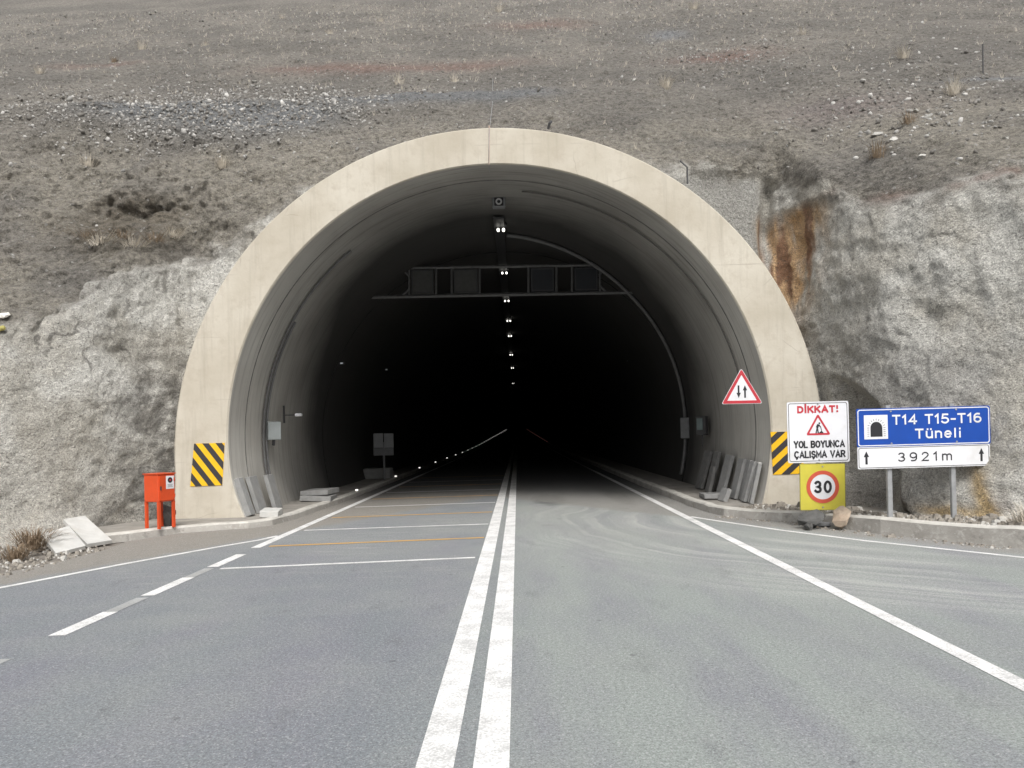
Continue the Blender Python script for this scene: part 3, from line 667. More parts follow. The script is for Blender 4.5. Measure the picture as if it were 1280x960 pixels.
def addring(Y, t): rings.append([(L(pin[i], pout[i], t)[0]-T0[0], Y-T0[1], L(pin[i], pout[i], t)[1]) for i in range(NP)])
addring(16.35, 0); addring(DP+.03, 0); addring(DP, .03)
for t in (.2, .4, .6, .8, .97): addring(DP, t)
addring(DP+.03, 1); addring(18.6, 1)
V = [p for r_ in rings for p in r_]
Fc = [(a*NP+i, a*NP+i+1, (a+1)*NP+i+1, (a+1)*NP+i) for a in range(len(rings)-1) for i in range(NP-1)]
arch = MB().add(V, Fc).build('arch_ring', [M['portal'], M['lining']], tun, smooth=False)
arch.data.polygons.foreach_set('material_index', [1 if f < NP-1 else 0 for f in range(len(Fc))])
# pour joint of the crown and a paler patch low on the right leg
b = MB(); a_, c_ = at(611, 206, DP), at(611.5, 157, DP)
b.prism([(a_[0]-.012, a_[2]), (a_[0]+.012, a_[2]), (a_[0]+.03, (a_[2]+c_[2])/2), (c_[0]+.015, c_[2]), (c_[0]-.012, c_[2]), (a_[0]+.005, (a_[2]+c_[2])/2)], DP-.003, .02)
b.v = [(x-T0[0], y-T0[1], z) for x, y, z in b.v]; b.build('pour_joint', simple('reddish joint stain', (.44, .33, .27), .9, .3, 6), tun)
ys = [16.35, 16.42, 17.2, 18.5, 20, 22, 24.5, 27, 30, 34, 40, 48, 55]+far
V = []; Fc = []
pl = prof(ICX, ICZ, IR+.012)
for y in ys: V += [(x-T0[0], y-T0[1], z+zo(y)) for x, z in pl]
Fc = [(a*NP+i, a*NP+i+1, (a+1)*NP+i+1, (a+1)*NP+i) for a in range(len(ys)-1) for i in range(NP-1)]
nb = len(V); Fc.append(tuple(range(nb-NP, nb)))
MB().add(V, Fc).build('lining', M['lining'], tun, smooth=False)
def archtube(name, Yf, r_, rad, a0, a1, mat, n=60):
    P = []
    for k in range(n+1):
        a = R(a0+(a1-a0)*k/n); P.append((ICX+r_*math.cos(a)-T0[0], Yf(a0+(a1-a0)*k/n)-T0[1], ICZ+r_*math.sin(a)))
    return MB().tube(P, rad, 8).build(name, mat, tun, smooth=True)
M['joint_shade'] = simple('joint in painted shade', (.028, .028, .027), .9, .2, 6)  # deeper joint coloured dark to follow the painted shade of the lining
for yy in (16.37, 22.9): archtube('lining_joint', lambda a: yy, IR, .014, 196, -16, M['joint'] if yy < 20 else M['joint_shade'])
archtube('cable_conduit', lambda a: 17.45, IR-.04, .028, 190, 128, M['conduit'])
archtube('cable_conduit', lambda a: 17.62, IR-.05, .03, 190, 150, M['conduit'])
archtube('cable_conduit', lambda a: 17.0, IR-.03, .016, 84, 12, M['joint'])
archtube('cable_conduit', lambda a: float(np.interp(a, [2, 45, 88], [23.0, 22.1, 20.7])), IR-.06, .055, 88, -14, M['conduit'])
# ------------------------------------------------------------------ furniture inside the tunnel
def obj_at(name, loc, label, cat, group=None, rz=0):
    return tag(empty(name, loc, rz), label, cat, group)
# lane signal gantry
M['gantry'] = simple('dim grey steel', (.15, .15, .15), .6, .15, 9)
GY = 22.0
t = obj_at('lane_gantry', (ICX, GY, 4.9), 'grey steel lane signal gantry spanning the dark tunnel under its crown', 'gantry')
def loc_(p, base): return (p[0]-base[0], p[1]-base[1], p[2]-base[2])
gb = (ICX, GY, 4.9)
q = lambda px, py, dy=0: loc_(at(px, py, GY+dy), gb)
def bar(name, p0, p1, r_, mat, par): return MB().tube([p0, p1], r_, 4).build(name, mat, par)
bar('lower_beam', q(458, 371.5), q(802, 365), .05, M['gantry'], t)
bar('upper_beam', q(500, 335), q(757, 331), .045, M['gantry'], t)
for px in (511.5, 545, 564.5, 599.5, 660.5, 695.5, 715, 750):
    f = (px-500)/257; bar('upright', q(px, 335-4*f), q(px, 370.5-5*f), .03, M['gantry'], t)
bar('bracket', q(502, 335), q(511, 345), .035, M['gantry'], t); bar('bracket', q(757, 332), q(749, 344), .035, M['gantry'], t)
bar('bracket', q(503, 369), q(511, 362), .035, M['gantry'], t); bar('bracket', q(757, 364), q(750, 357), .035, M['gantry'], t)
M['panel'] = simple('dull signal face', (.07, .07, .066), .6, .12, 9); M['panel_dark'] = simple('dark signal face', (.02, .022, .028), .5, .1, 9)
for x0, x1, mt in ((514, 542.5, 'panel'), (567, 597.5, 'panel'), (663, 693, 'panel_dark'), (717.5, 747.5, 'panel_dark')):
    f = (x0-500)/257; a_, c_ = q(x0, 338-4*f), q(x1, 367.5-5*f)
    pn = MB().box(((a_[0]+c_[0])/2, .03, (a_[2]+c_[2])/2), (c_[0]-a_[0], .14, a_[2]-c_[2]), bev=.01).build('lane_signal', M[mt], t)
    w2, h2 = c_[0]-a_[0], a_[2]-c_[2]
    MB().ringp(rrect((a_[0]+c_[0])/2, (a_[2]+c_[2])/2, w2*.96, h2*.96, .02), rrect((a_[0]+c_[0])/2, (a_[2]+c_[2])/2, w2*.86, h2*.86, .02), -.052, .01).build('rim', M['dark_metal'], pn)
# speaker and box at the crown
p = at(623.5, 252, 17.6)
t = obj_at('signal_box', p, 'small square box with a round grey lens under the tunnel crown', 'signal box')
MB().box((0, .1, 0), (.30, .2, .235), bev=.015).build('housing', M['mid_metal'], t)
MB().prism(rrect(0, 0, .21, .19, .02), -.006, .008).build('dark_face', M['black'], t)
MB().ringp(circ(0, 0, .075, 24), circ(0, 0, .04, 24), -.016, .012).build('lens_ring', simple('lens ring', (.5, .5, .5), .4), t)
MB().box((0, .1, .22), (.22, .04, .22)).build('hanger', M['dark_metal'], t)
p = at(620.5, 219, 16.6)
t = obj_at('junction_box', p, 'flat grey box tight against the lining just inside the crown of the arch', 'junction box')
MB().box((0, 0, 0), (.27, .14, .11), bev=.01).build('housing', M['galv'], t)
MB().box((0, -.073, 0), (.22, .006, .07)).build('lid', M['mid_metal'], t)
c0 = at(611.5, 160, DP-.03); c1 = at(611, 206, DP-.03); c2 = at(613.5, 219, 16.45)
tag(MB().tube([hit(616, 98), hit(615.5, 130), (c0[0], DP+.3, c0[2]+.14), c0, c1, (c1[0], DP+.25, c1[2]-.02), c2], .006, 5).build('cable', M['galv'], smooth=True),
    'thin dark cable running down the slope over the crown of the arch', 'cable')
# cable tray with the lamps
ctr = MB().box((ICX, 60, 7.03), (.26, 82, .05)).build('cable_tray', M['dark_metal'])
tag(ctr, 'dark cable tray along the tunnel crown above the row of twin lamps', 'cable tray')
lamps = [(626, 287, 19.7), (630.5, 341, 25), (633.5, 376, 30.2), (636, 401, 36), (637.5, 420, 41.5), (639, 443.5, 51), (640.5, 460, 62), (641.5, 479, 82), (642, 487, 96)]
ords = ['nearest and brightest', 'second', 'third', 'fourth', 'fifth', 'sixth', 'seventh', 'eighth', 'ninth and farthest']
for i, (px, py, Y) in enumerate(lamps):
    p = at(px, py, Y)
    t = obj_at('tunnel_lamp', p, f'{ords[i]} lit twin lamp in the row under the tunnel crown'+(', seen through the gantry gap' if i == 1 else ''), 'lamp', 'twin lamps along the tunnel crown')
    MB().box((0, .08, .13), (.3, .25, .06), bev=.01).build('housing', M['dark_metal'], t)
    for s in (-1, 1):
        sc = min(1, .75+Y/200)
        MB().prism(circ(s*.068, 0, (.034 if i else .042)*sc, 14), -.02, .10).build('bulb', M['lamp_white'], t)
    top = 7.0-p[2]
    if top > .18: MB().tube([(0, .08, .15), (0, .08, top)], .012, 5).build('rod', M['dark_metal'], t)
# kerb studs
y = 21.9; i = 0
while y < 330:
    t = tag(MB().box((-4.62, y, .165+zo(y)), (.075, .05, .04), bev=.008).build('kerb_light', M['kerb_white']),
            ['first lit white kerb light inside the left walkway edge', 'second lit white kerb light, below the grey sign in the tunnel', 'third lit white kerb light along the left kerb, past the grey sign', 'fourth lit white kerb light along the left kerb in the dark'][i] if i < 4 else 'small lit white kerb light in the far row along the left kerb', 'kerb light', 'white kerb lights along the left tunnel kerb')
    y += 7.0; i += 1
y = 100
while y < 330:
    tag(MB().box((3.8, y, .19+zo(y)), (.10, .05, .06), bev=.012).build('kerb_light', M['kerb_red']), 'tiny red kerb reflector in the far row along the right kerb', 'kerb light', 'red reflectors along the right tunnel kerb'); y += 8
for px, py, Y, lb in ((427, 454, 20.5, 'dim unlit fitting high on the left tunnel wall'), (483, 462, 29, 'faint fitting deeper on the left tunnel wall'), (549, 424, 40, 'faint speck of a fitting deep left below the gantry'), (785, 451, 30, 'faint fitting on the dark right tunnel wall'), (825, 425, 24, 'faint fitting on the right wall beside the conduit')):
    p = at(px, py, Y)
    t = obj_at('wall_fitting', p, lb, 'wall light')
    MB().box((0, .05, 0), (.12, .1, .06), bev=.01).build('housing', M['dark_metal'], t); MB().box((0, -.004, 0), (.07, .008, .035)).build('lens', M['dim_lamp'], t)
# left wall: cabinet, camera; right wall: cabinet, phone
def rotz(a): return np.array(((math.cos(a), -math.sin(a), 0), (math.sin(a), math.cos(a), 0), (0, 0, 1)))
p = at(342, 538.5, 17.65)
t = obj_at('wall_cabinet', p, 'pale grey cabinet on the left tunnel wall beside the conduit', 'cabinet', rz=R(35))
MB().box((0, 0, 0), (.30, .16, .42), bev=.012).build('housing', M['box_grey'], t)
MB().box((0, -.083, 0), (.25, .008, .37)).build('door', M['box_grey'], t)
MB().tube([(0, 0, -.21), (0, .0, -.27), (0.0, .03, -.33)], .035, 6).build('cable_gland', M['dark_metal'], t)
p = at(356, 519, 18.4)
t = obj_at('wall_camera', p, 'white camera on a thin dark arm off the left tunnel wall', 'camera')
MB().box((-.02, 0, 0.02), (.035, .06, .42)).build('wall_plate', M['dark_metal'], t)
MB().tube([(0, 0, 0), (.28, 0, 0)], .014, 6).build('arm', M['dark_metal'], t)
MB().box((.33, 0, .0), (.15, .16, .07), bev=.015).build('camera_body', M['white_sign'], t)
p = at(857.5, 535, 22.9)
t = obj_at('wall_cabinet', p, 'dark grey cabinet at the foot of the conduit on the right tunnel wall', 'cabinet', rz=R(-35))
MB().box((0, 0, 0), (.28, .2, .62), bev=.015).build('housing', M['mid_metal'], t); MB().box((0, -.104, 0), (.23, .008, .55)).build('door', M['mid_metal'], t)
p = at(877.5, 532, 20.2)
t = obj_at('emergency_phone', p, 'slim dark cabinet with a glass door on the right tunnel wall', 'emergency cabinet', rz=R(-50))
MB().box((0, 0, 0), (.30, .14, .5), bev=.012).build('housing', M['dark_metal'], t)
MB().box((-.02, -.074, .04), (.18, .008, .3)).build('glass_door', simple('dull glass', (.16, .2, .2), .15), t)
MB().tube([(0, 0, -.25), (0, 0, -.55)], .02, 6).build('cable', M['dark_metal'], t)
# grey sign inside on the left
p = gnd(480, 590, .13); Y = 27.5; p = at(480, 588, Y)
t = obj_at('tunnel_sign', (at(480, 588, Y)[0], Y, .12), 'grey unlit sign of three panels on a post at the left walkway inside the tunnel', 'sign')
bz = .12; qq = lambda px, py: (at(px, py, Y)[0]-t.location.x, at(px, py, Y)[2]-bz)
def pan(x0, y0, x1, y1, mat, name):
    a_, c_ = qq(x0, y0), qq(x1, y1)
    return MB().prism([(a_[0], c_[1]), (c_[0], c_[1]), (c_[0], a_[1]), (a_[0], a_[1])], -.03, .05).build(name, mat, t)
gp = simple('dull grey sign face', (.34, .35, .36), .6, .1, 5)
pan(467, 542, 479, 559.5, gp, 'panel'); pan(480, 542, 492, 559.5, gp, 'panel'); pan(467, 560.5, 492, 569, M['mid_metal'], 'lower_panel')
MB().tube([(0, .05, 0), (0, .05, 1.35)], .04, 8).build('post', M['mid_metal'], t)
pd = at(473, 590, 28.5)
tag(MB().box((pd[0], 28.5, .30), (1.0, .7, .40), bev=.03).build('concrete_block', M['slab']), 'grey concrete block on the left walkway below the grey tunnel sign', 'block')

# ------------------------------------------------------------------ loose precast slabs
def slab(name, c, dims, rot, mat, label, group):
    o = MB().box((0, 0, 0), dims, bev=.008).build(name, mat); o.location = c
    o.rotation_euler = rot; return tag(o, label, 'slab', group)
# left: leaning on the lining, rotated so their broad faces look to the road
GL, GRs = 'kerb cover slabs by the left lining', 'kerb cover slabs leaning on the right lining'
slab('precast_slab', (-5.58, 15.60, .51), (.13, .20, .80), (0, R(-19), R(-8)), M['slab'], 'thick grey slab leaning at the left portal edge, front of the leaning three', GL)
slab('precast_slab', (-5.55, 16.25, .51), (.09, .40, .80), (0, R(-17), R(-4)), M['slab'], 'grey slab leaning on the left lining, middle of the leaning three', GL)
slab('precast_slab', (-5.44, 17.0, .51), (.09, .40, .78), (0, R(-15), R(-2)), M['slab'], 'grey slab leaning on the left lining next to the conduit', GL)
slab('precast_slab', (-5.02, 15.55, .19), (.36, .55, .13), (R(2), R(3), R(8)), M['slab_pale'], 'pale slab lying flat on the left walkway before the leaning slabs', GL)
slab('precast_slab', (-5.0, 19.2, .19), (.75, .9, .12), (0, R(2), R(3)), M['slab'], 'lower of two grey slabs stacked flat on the left walkway', GL)
slab('precast_slab', (-5.02, 19.4, .32), (.70, .9, .12), (0, R(-2), R(-5)), M['slab'], 'upper of two grey slabs stacked flat on the left walkway', GL)
lbl = ['narrow grey slab leaning at the very edge of the right portal leg', 'pale narrow slab leaning second from the right portal edge', 'grey slab leaning third from the right portal edge', 'grey slab leaning fourth from the right portal edge', 'wide grey slab leaning fifth from the right portal edge', 'dark grey slab leaning beyond a gap on the right lining', 'short dark slab standing forward of the row on the right lining', 'dark slab leaning just below the slim dark cabinet', 'dim slab leaning deepest of the row on the right lining']
sp = [(15.68, .13, .84, 0), (15.85, .13, .86, .05), (16.1, .2, .87, .0), (16.45, .32, .88, .04), (16.9, .4, .9, .0), (17.9, .45, .95, .03), (18.5, .40, .66, -.16), (18.9, .45, 1.0, 0), (19.9, .5, 1.0, .02)]
for i, (y, dy, hh, off) in enumerate(sp):
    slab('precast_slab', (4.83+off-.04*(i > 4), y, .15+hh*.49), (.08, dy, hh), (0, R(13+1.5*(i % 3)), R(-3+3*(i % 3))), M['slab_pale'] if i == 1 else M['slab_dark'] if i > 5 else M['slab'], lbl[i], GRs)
slab('precast_slab', (4.36, 17.25, .2), (.5, .9, .10), (R(-2), 0, R(-6)), M['slab'], 'grey slab lying flat on the right walkway before the leaning row', GRs)
slab('precast_slab', (4.42, 16.5, .27), (.10, .30, .30), (0, R(24), R(10)), M['slab'], 'small dark stub of slab propped on the flat slab at the right walkway', GRs)
# two pale slabs on the bank, left
def quadslab(C, th, label):
    C = [np.array(c) for c in C]; n = np.cross(C[1]-C[0], C[3]-C[0]); n /= np.linalg.norm(n)
    if n[1] > 0: n = -n
    V = [tuple(c) for c in C]+[tuple(c-n*th) for c in C]
    o = MB().add(V, [(0, 1, 2, 3), (7, 6, 5, 4)]+[(i, 4+i, 4+(i+1) % 4, (i+1) % 4) for i in range(4)]).build('precast_slab', M['slab_pale'])
    return tag(o, label, 'slab', 'pale slabs on the left verge')
quadslab((at(70, 691.5, 11.75), at(107, 682, 12.15), at(86, 657, 12.6), at(52, 668, 12.2)), .06, 'pale square slab lying on the left verge, nearer the dry grass')
quadslab((at(109, 680, 12.45), at(140, 675, 12.8), at(106, 644.5, 13.6), at(79, 649, 13.2)), .06, 'pale longer slab resting on the left verge next to the end of the kerb')

# ------------------------------------------------------------------ hazard panels
def clip(poly, a, b, c, keep_ge):
    out = []
    for i in range(len(poly)):
        p, q_ = poly[i], poly[(i+1) % len(poly)]; dp = a*p[0]+b*p[1]-c; dq = a*q_[0]+b*q_[1]-c
        if not keep_ge: dp, dq = -dp, -dq
        if dp >= 0: out.append(p)
        if (dp >= 0) != (dq >= 0):
            t_ = dp/(dp-dq); out.append((p[0]+(q_[0]-p[0])*t_, p[1]+(q_[1]-p[1])*t_))
    return out
def hazard(quad, sgn, off, ang, wd, label):
    c = at(sum(p[0] for p in quad)/4, sum(p[1] for p in quad)/4, DP)
    t = obj_at('hazard_panel', (c[0], DP, c[2]), label, 'hazard marker', 'striped panels on the portal legs')
    P = [(at(x, y, DP)[0]-c[0], at(x, y, DP)[2]-c[2]) for x, y in quad]
    MB().prism(P, -.012, .012).build('plate', M['haz_yellow'], t)
    a, b = math.sin(R(ang))*sgn, math.cos(R(ang)); b_ = MB()
    for k in range(-5, 6):
        c0_ = off+k*2*wd; q_ = clip(clip(P, a, b, c0_, True), a, b, c0_+wd, False)
        if len(q_) > 2: b_.prism(q_, -.015, .003)
    b_.build('stripes', M['haz_black'], t)
hazard([(243, 554.5), (281, 553.5), (278, 606.5), (238, 608)], 1, -.038, 53, .106, 'yellow and charcoal striped panel on the left leg of the arch above the orange cabinet')
hazard([(963, 540), (1003, 539), (1004.5, 592), (966, 593.5)], -1, .11, 42, .113, 'striped panel on the right leg of the arch, half behind the roadworks sign')

# ------------------------------------------------------------------ orange cabinet
p = at(195.5, 661, 13.45)
t = obj_at('hydrant_cabinet', (p[0], 13.55, .13), 'orange red steel cabinet on four legs at the left leg of the arch', 'cabinet', rz=R(65))
cb = (t.location.x, t.location.y, t.location.z)
# local frame: x to the right along the notice face, y inwards; the near corner stands at the origin
W1, D1, z0, z1 = .36, .36, .475, .965
MB().box((W1/2, D1/2, (z0+z1)/2), (W1, D1, z1-z0), bev=.01).build('box', M['orange'], t)
MB().box((W1/2, D1/2, z1+.008), (W1+.03, D1+.03, .016)).build('lid', M['orange'], t)
dr = MB().box((W1/2, -.006, (z0+z1)/2), (W1-.05, .012, z1-z0-.05)).build('door', M['orange'], t)
MB().box((.04, -.018, (z0+z1)/2), (.02, .014, .07)).build('handle', M['dark_metal'], dr)
for hz in (z0+.1, z1-.1): MB().box((W1-.03, -.016, hz), (.025, .012, .06)).build('hinge', M['orange'], dr)
MB().box((W1/2+.06, -.0135, z1-.15), (.17, .003, .23)).build('notice', M['white_sign'], t)
nb_ = MB(); nb_.prism(circ(W1/2+.06, z1-.11, .05, 20), -.018, .003); nb_.build('emblem', M['black'], t)
MB().prism(circ(W1/2+.06, z1-.11, .018, 12), -.021, .003).build('emblem_dot', M['red'], t)
nl = MB()
for k in range(3): nl.box((W1/2+.06, -.0165, z1-.19-.02*k), (.11-.02*(k % 2), .003, .007))
nl.build('notice_lines', M['mid_metal'], t)
for x, y in ((.025, .025), (W1-.025, .025), (.025, D1-.025), (W1-.025, D1-.025)):
    MB().box((x, y, z0/2), (.045, .045, z0)).build('leg', M['orange'], t)
bb = at(205, 652, 13.95)
def rock(name, c, s, mat, label, seed, cat='rock', group=None, sub=2):
    import bmesh
    bm = bmesh.new(); bmesh.ops.create_icosphere(bm, subdivisions=sub, radius=1)
    rr = np.random.default_rng(seed); dirs = rr.normal(size=(9, 3))*np.array((1, 1, .8)); dirs /= np.linalg.norm(dirs, axis=1)[:, None]; dd = rr.uniform(.32, .78, 9)
    for v in bm.verts:
        p_ = np.array(v.co)
        for d_, k in zip(dirs, dd):
            e = p_ @ d_-k
            if e > 0: p_ = p_-d_*e
        p_ = p_*(1+.13*rr.normal())
        v.co = p_*np.array(s)
    me = bpy.data.meshes.new(name); bm.to_mesh(me); bm.free(); me.materials.append(mat)
    o = bpy.data.objects.new(name, me); COL.objects.link(o); o.location = c
    o.rotation_euler = (0, 0, seed*1.3); return tag(o, label, cat, group)
rock('rock', (bb[0], 14.1, .28), (.22, .2, .24), M['rock_dark'], 'dark grey stone behind the legs of the orange cabinet', 3)

# ------------------------------------------------------------------ triangular two-way sign
SY = 15.0; p = at(927, 490, SY)
t = obj_at('warning_sign', p, 'red edged triangle sign with two opposing arrows in front of the right lining', 'road sign')
side = 51.5*SY/F
MB().prism(rtri(0, 0, side, .025), -.012, .012).build('plate', M['white_sign'], t)
MB().ringp(rtri(0, 0, side*.965, .022), rtri(0, 0, side*.72, .006), -.015, .003).build('red_border', M['red'], t)
def arrow(x, z0_, z1_, w_, hw, hl, y, mat, par):
    d = 1 if z1_ > z0_ else -1
    P = [(x-w_/2, z0_), (x+w_/2, z0_), (x+w_/2, z1_-d*hl), (x+hw/2, z1_-d*hl), (x, z1_), (x-hw/2, z1_-d*hl), (x-w_/2, z1_-d*hl)]
    return MB().prism(P, y, .003).build('arrow', mat, par)
arrow(-.062, .13, -.115, .034, .085, .10, -.015, M['black'], t); arrow(.062, -.115, .13, .034, .085, .10, -.015, M['black'], t)
MB().tube([(.05, .02, 0), (.25, .25, -.04), (.33, .5, -.05)], .02, 6).build('bracket', M['galv'], t)

# ------------------------------------------------------------------ roadworks sign with speed limit
SY = 13.0; k = SY/F
foot = at(1026.5, 655, SY)
t = obj_at('roadworks_sign', (foot[0], SY, 0), 'white roadworks warning sign above a yellow 30 limit plate on one post', 'road sign')
bx = foot[0]; zc = at(1022.5, 540, SY)
def lz(px, py): a_ = at(px, py, SY); return a_[0]-bx, a_[2]
MB().tube([(0, .04, .02), (-.03, .04, zc[2]+.45)], .032, 10).build('post', M['galv'], t)
pl_ = empty('warning_plate', (zc[0]-bx, 0, zc[2])); pl_.parent = t; pl_.rotation_euler = (0, R(-.3), 0)
W2, H2 = 77*k, 76*k
MB().prism(rrect(0, 0, W2, H2, .03), -.012, .012).build('plate', M['white_sign'], pl_)
MB().ringp(rrect(0, 0, W2-.045, H2-.045, .035), rrect(0, 0, W2-.062, H2-.062, .03), -.015, .003).build('border', M['black'], pl_)
text('lettering', 'DİKKAT!', M['red'], pl_, 0, .385, .70, .125, -.0154, .25, .34)
text('lettering', 'YOL BOYUNCA', M['black'], pl_, .01, -.205, .87, .125, -.0154, .21, .30)
text('lettering', 'ÇALIŞMA VAR', M['black'], pl_, .015, -.375, .87, .125, -.0154, .21, .30)
sg = MB().ringp(rtri(0, .07, .42, .02), rtri(0, .07, .31, .008), -.016, .004).build('warning_triangle', M['red'], pl_)
wk = MB()
wk.prism([(-.050, -.02), (-.028, -.02), (-.022, .035), (-.012, -.02), (.010, -.02), (-.002, .06), (.012, .10), (.035, .078), (.048, .09), (.020, .125), (-.012, .135), (-.034, .10), (-.030, .06)], -.016, .003)
wk.prism(circ(.022, .148, .015, 12), -.016, .003)
wk.prism([(.0, -.022), (.09, -.022), (.075, .002), (.05, .018), (.028, .0)], -.016, .003)
wk.prism([(.035, .088), (.046, .086), (.062, .01), (.052, .012)], -.019, .003)
wk.build('worker_symbol', M['black'], pl_)
zs_ = lz(1028, 608.5)
sp_ = empty('speed_plate', (zs_[0], 0, zs_[1])); sp_.parent = t; sp_.rotation_euler = (0, R(.4), 0)
W3 = 57*k
MB().prism(rrect(0, 0, W3, 58.5*k, .015), -.012, .012).build('plate', M['yellow_sign'], sp_)
MB().ringp(rrect(0, 0, W3, 58.5*k, .015), rrect(0, 0, W3-.02, 58.5*k-.02, .01), -.0135, .0015).build('dark_edge', simple('olive edge', (.22, .2, .06), .6), sp_)
MB().prism(circ(0, 0, .275), -.015, .003).build('limit_disc', M['white_sign'], sp_)
MB().ringp(circ(0, 0, .277), circ(0, 0, .212), -.018, .003).build('red_ring', M['red_orange'], sp_)
text('numeral', '3', M['black'], sp_, -.083, 0, .135, .215, -.0184, .20, .30); text('numeral', '0', M['black'], sp_, .083, 0, .14, .215, -.0184, .20, .30)
MB().box((0, .06, .05), (.5, .3, .06), bev=.01).build('base_foot', M['mid_metal'], t)
rock('rock', (at(1009, 652, 12.8)[0], 12.8, .16), (.32, .22, .17), M['rock_dark'], 'dark jagged rock weighing down the left of the roadworks sign foot', 5)
rock('rock', (at(1010, 658, 12.6)[0], 12.6, .07), (.12, .1, .08), M['rock_dark'], 'small black stone in front of the jagged rock at the sign foot', 6)
rock('rock', (at(1053, 648, 12.6)[0], 12.6, .20), (.20, .18, .27), M['rock_tan'], 'tan rock at the right of the roadworks sign foot under the yellow plate', 9)
rp = gnd(1069, 660, .02)
tag(MB().box((rp[0], rp[1], .03), (.14, .10, .05), rot=rotz(.4), bev=.015).build('plastic_fragment', M['red_plastic']), 'red plastic fragment on the road beside the tan rock', 'debris')
rk_ = gnd(1263, 682, 0); rock('rock', (rk_[0]-.05, rk_[1]+.05, .13), (.20, .16, .16), M['rock_dark'], 'dark rock at the foot of the low kerb wall by the right edge', 14)

# ------------------------------------------------------------------ tunnel name sign
SY = 12.0; k = SY/F
cs = at(1154.5, 546, SY)
t = obj_at('tunnel_name_sign', (cs[0], SY, .2), 'blue T14 T15-T16 tunnel name sign over a white 3921m plate on two posts', 'road sign')
t.rotation_euler = (0, R(-.35), R(2))
def tz(px, py):
    a_ = at(px, py, SY); return a_[0]-cs[0], a_[2]-.2
for px in (1113, 1194.5):
    a_ = tz(px, 580); MB().box((a_[0], .06, .78), (.075, .06, 1.56+.5), bev=.006).build('post', M['galv'], t)
BW, BH = 170*k, 48*k; bc = tz(1154.8, 533)
bl = empty('name_panel', (bc[0], 0, bc[1])); bl.parent = t
MB().prism(rrect(0, 0, BW, BH, .03), -.012, .02).build('plate', M['blue'], bl)
MB().ringp(rrect(0, 0, BW-.03, BH-.03, .04), rrect(0, 0, BW-.06, BH-.06, .03), -.015, .003).build('border', M['white_sign'], bl)
def bz_(px, py): a_ = tz(px, py); return a_[0]-bc[0], a_[1]-bc[1]
text('lettering', 'T14 T15-T16', M['white_sign'], bl, *bz_(1171.5, 523.5), 114*k, 12.5*k, -.0154, .17, .30)
text('lettering', 'Tüneli', M['white_sign'], bl, *bz_(1173, 541.5), 59*k, 12.5*k, -.0154, .17, .34)
ic = bz_(1094, 533.5); S = 30*k
pc = MB().prism([(ic[0]-S/2, ic[1]-S/2), (ic[0]+S/2, ic[1]-S/2), (ic[0]+S/2, ic[1]+S/2), (ic[0]-S/2, ic[1]+S/2)], -.016, .004).build('tunnel_symbol', M['white_sign'], bl)
def archp(cx, z0__, wd, ht, n=14):
    r_ = wd/2; return [(cx-r_, z0__), (cx+r_, z0__)]+[(cx+r_*math.cos(math.pi*j/n), z0__+ht-r_+r_*math.sin(math.pi*j/n)) for j in range(n+1)]
MB().prism(archp(ic[0]+.005, ic[1]-S*.40, S*.50, S*.62), -.019, .003).build('tunnel_mouth', M['black'], pc)
st = MB()
for j in range(11):
    a = math.pi*j/10; r0_, r1_ = S*.30, S*.385; cz = ic[1]-S*.40+S*.62-S*.25
    u = (math.cos(a), math.sin(a)); v_ = (-u[1]*.004, u[0]*.004)
    st.prism([(ic[0]+.005+u[0]*r0_+v_[0], cz+u[1]*r0_+v_[1]), (ic[0]+.005+u[0]*r0_-v_[0], cz+u[1]*r0_-v_[1]), (ic[0]+.005+u[0]*r1_-v_[0], cz+u[1]*r1_-v_[1]), (ic[0]+.005+u[0]*r1_+v_[0], cz+u[1]*r1_+v_[1])], -.019, .003)
for s in (-1, 1):
    for j in range(4):
        zz_ = ic[1]-S*.38+j*S*.085; st.prism([(ic[0]+.005+s*S*.30, zz_), (ic[0]+.005+s*S*.385, zz_), (ic[0]+.005+s*S*.385, zz_+.008), (ic[0]+.005+s*S*.30, zz_+.008)], -.019, .003)
st.build('stone_ticks', M['mid_metal'], pc)
wc = tz(1155, 570.5); wp = empty('length_panel', (wc[0], 0, wc[1])); wp.parent = t
WH = 27.5*k
MB().prism(rrect(0, 0, BW*.99, WH, .02), -.012, .02).build('plate', M['white_sign'], wp)
MB().ringp(rrect(0, 0, BW*.99-.03, WH-.03, .03), rrect(0, 0, BW*.99-.045, WH-.045, .024), -.015, .003).build('border', M['black'], wp)
text('lettering', '3921m', M['black'], wp, .012, .0, 69*k, 11.5*k, -.0154, .14, .55)
for s in (-1, 1): arrow(s*.915, -.10, .105, .035, .085, .09, -.0152, M['black'], wp)

for par, pts in ((pl_, ((.0, .47), (.0, -.47))), (sp_, ((0, .345), (0, -.345))), (bl, ((-.52, .25), (.52, .25), (-.52, -.25), (.52, -.25)))):
    for bx_, bz2 in pts: MB().prism(circ(bx_, bz2, .014, 10), -.022, .012).build('bolt', M['galv'], par)
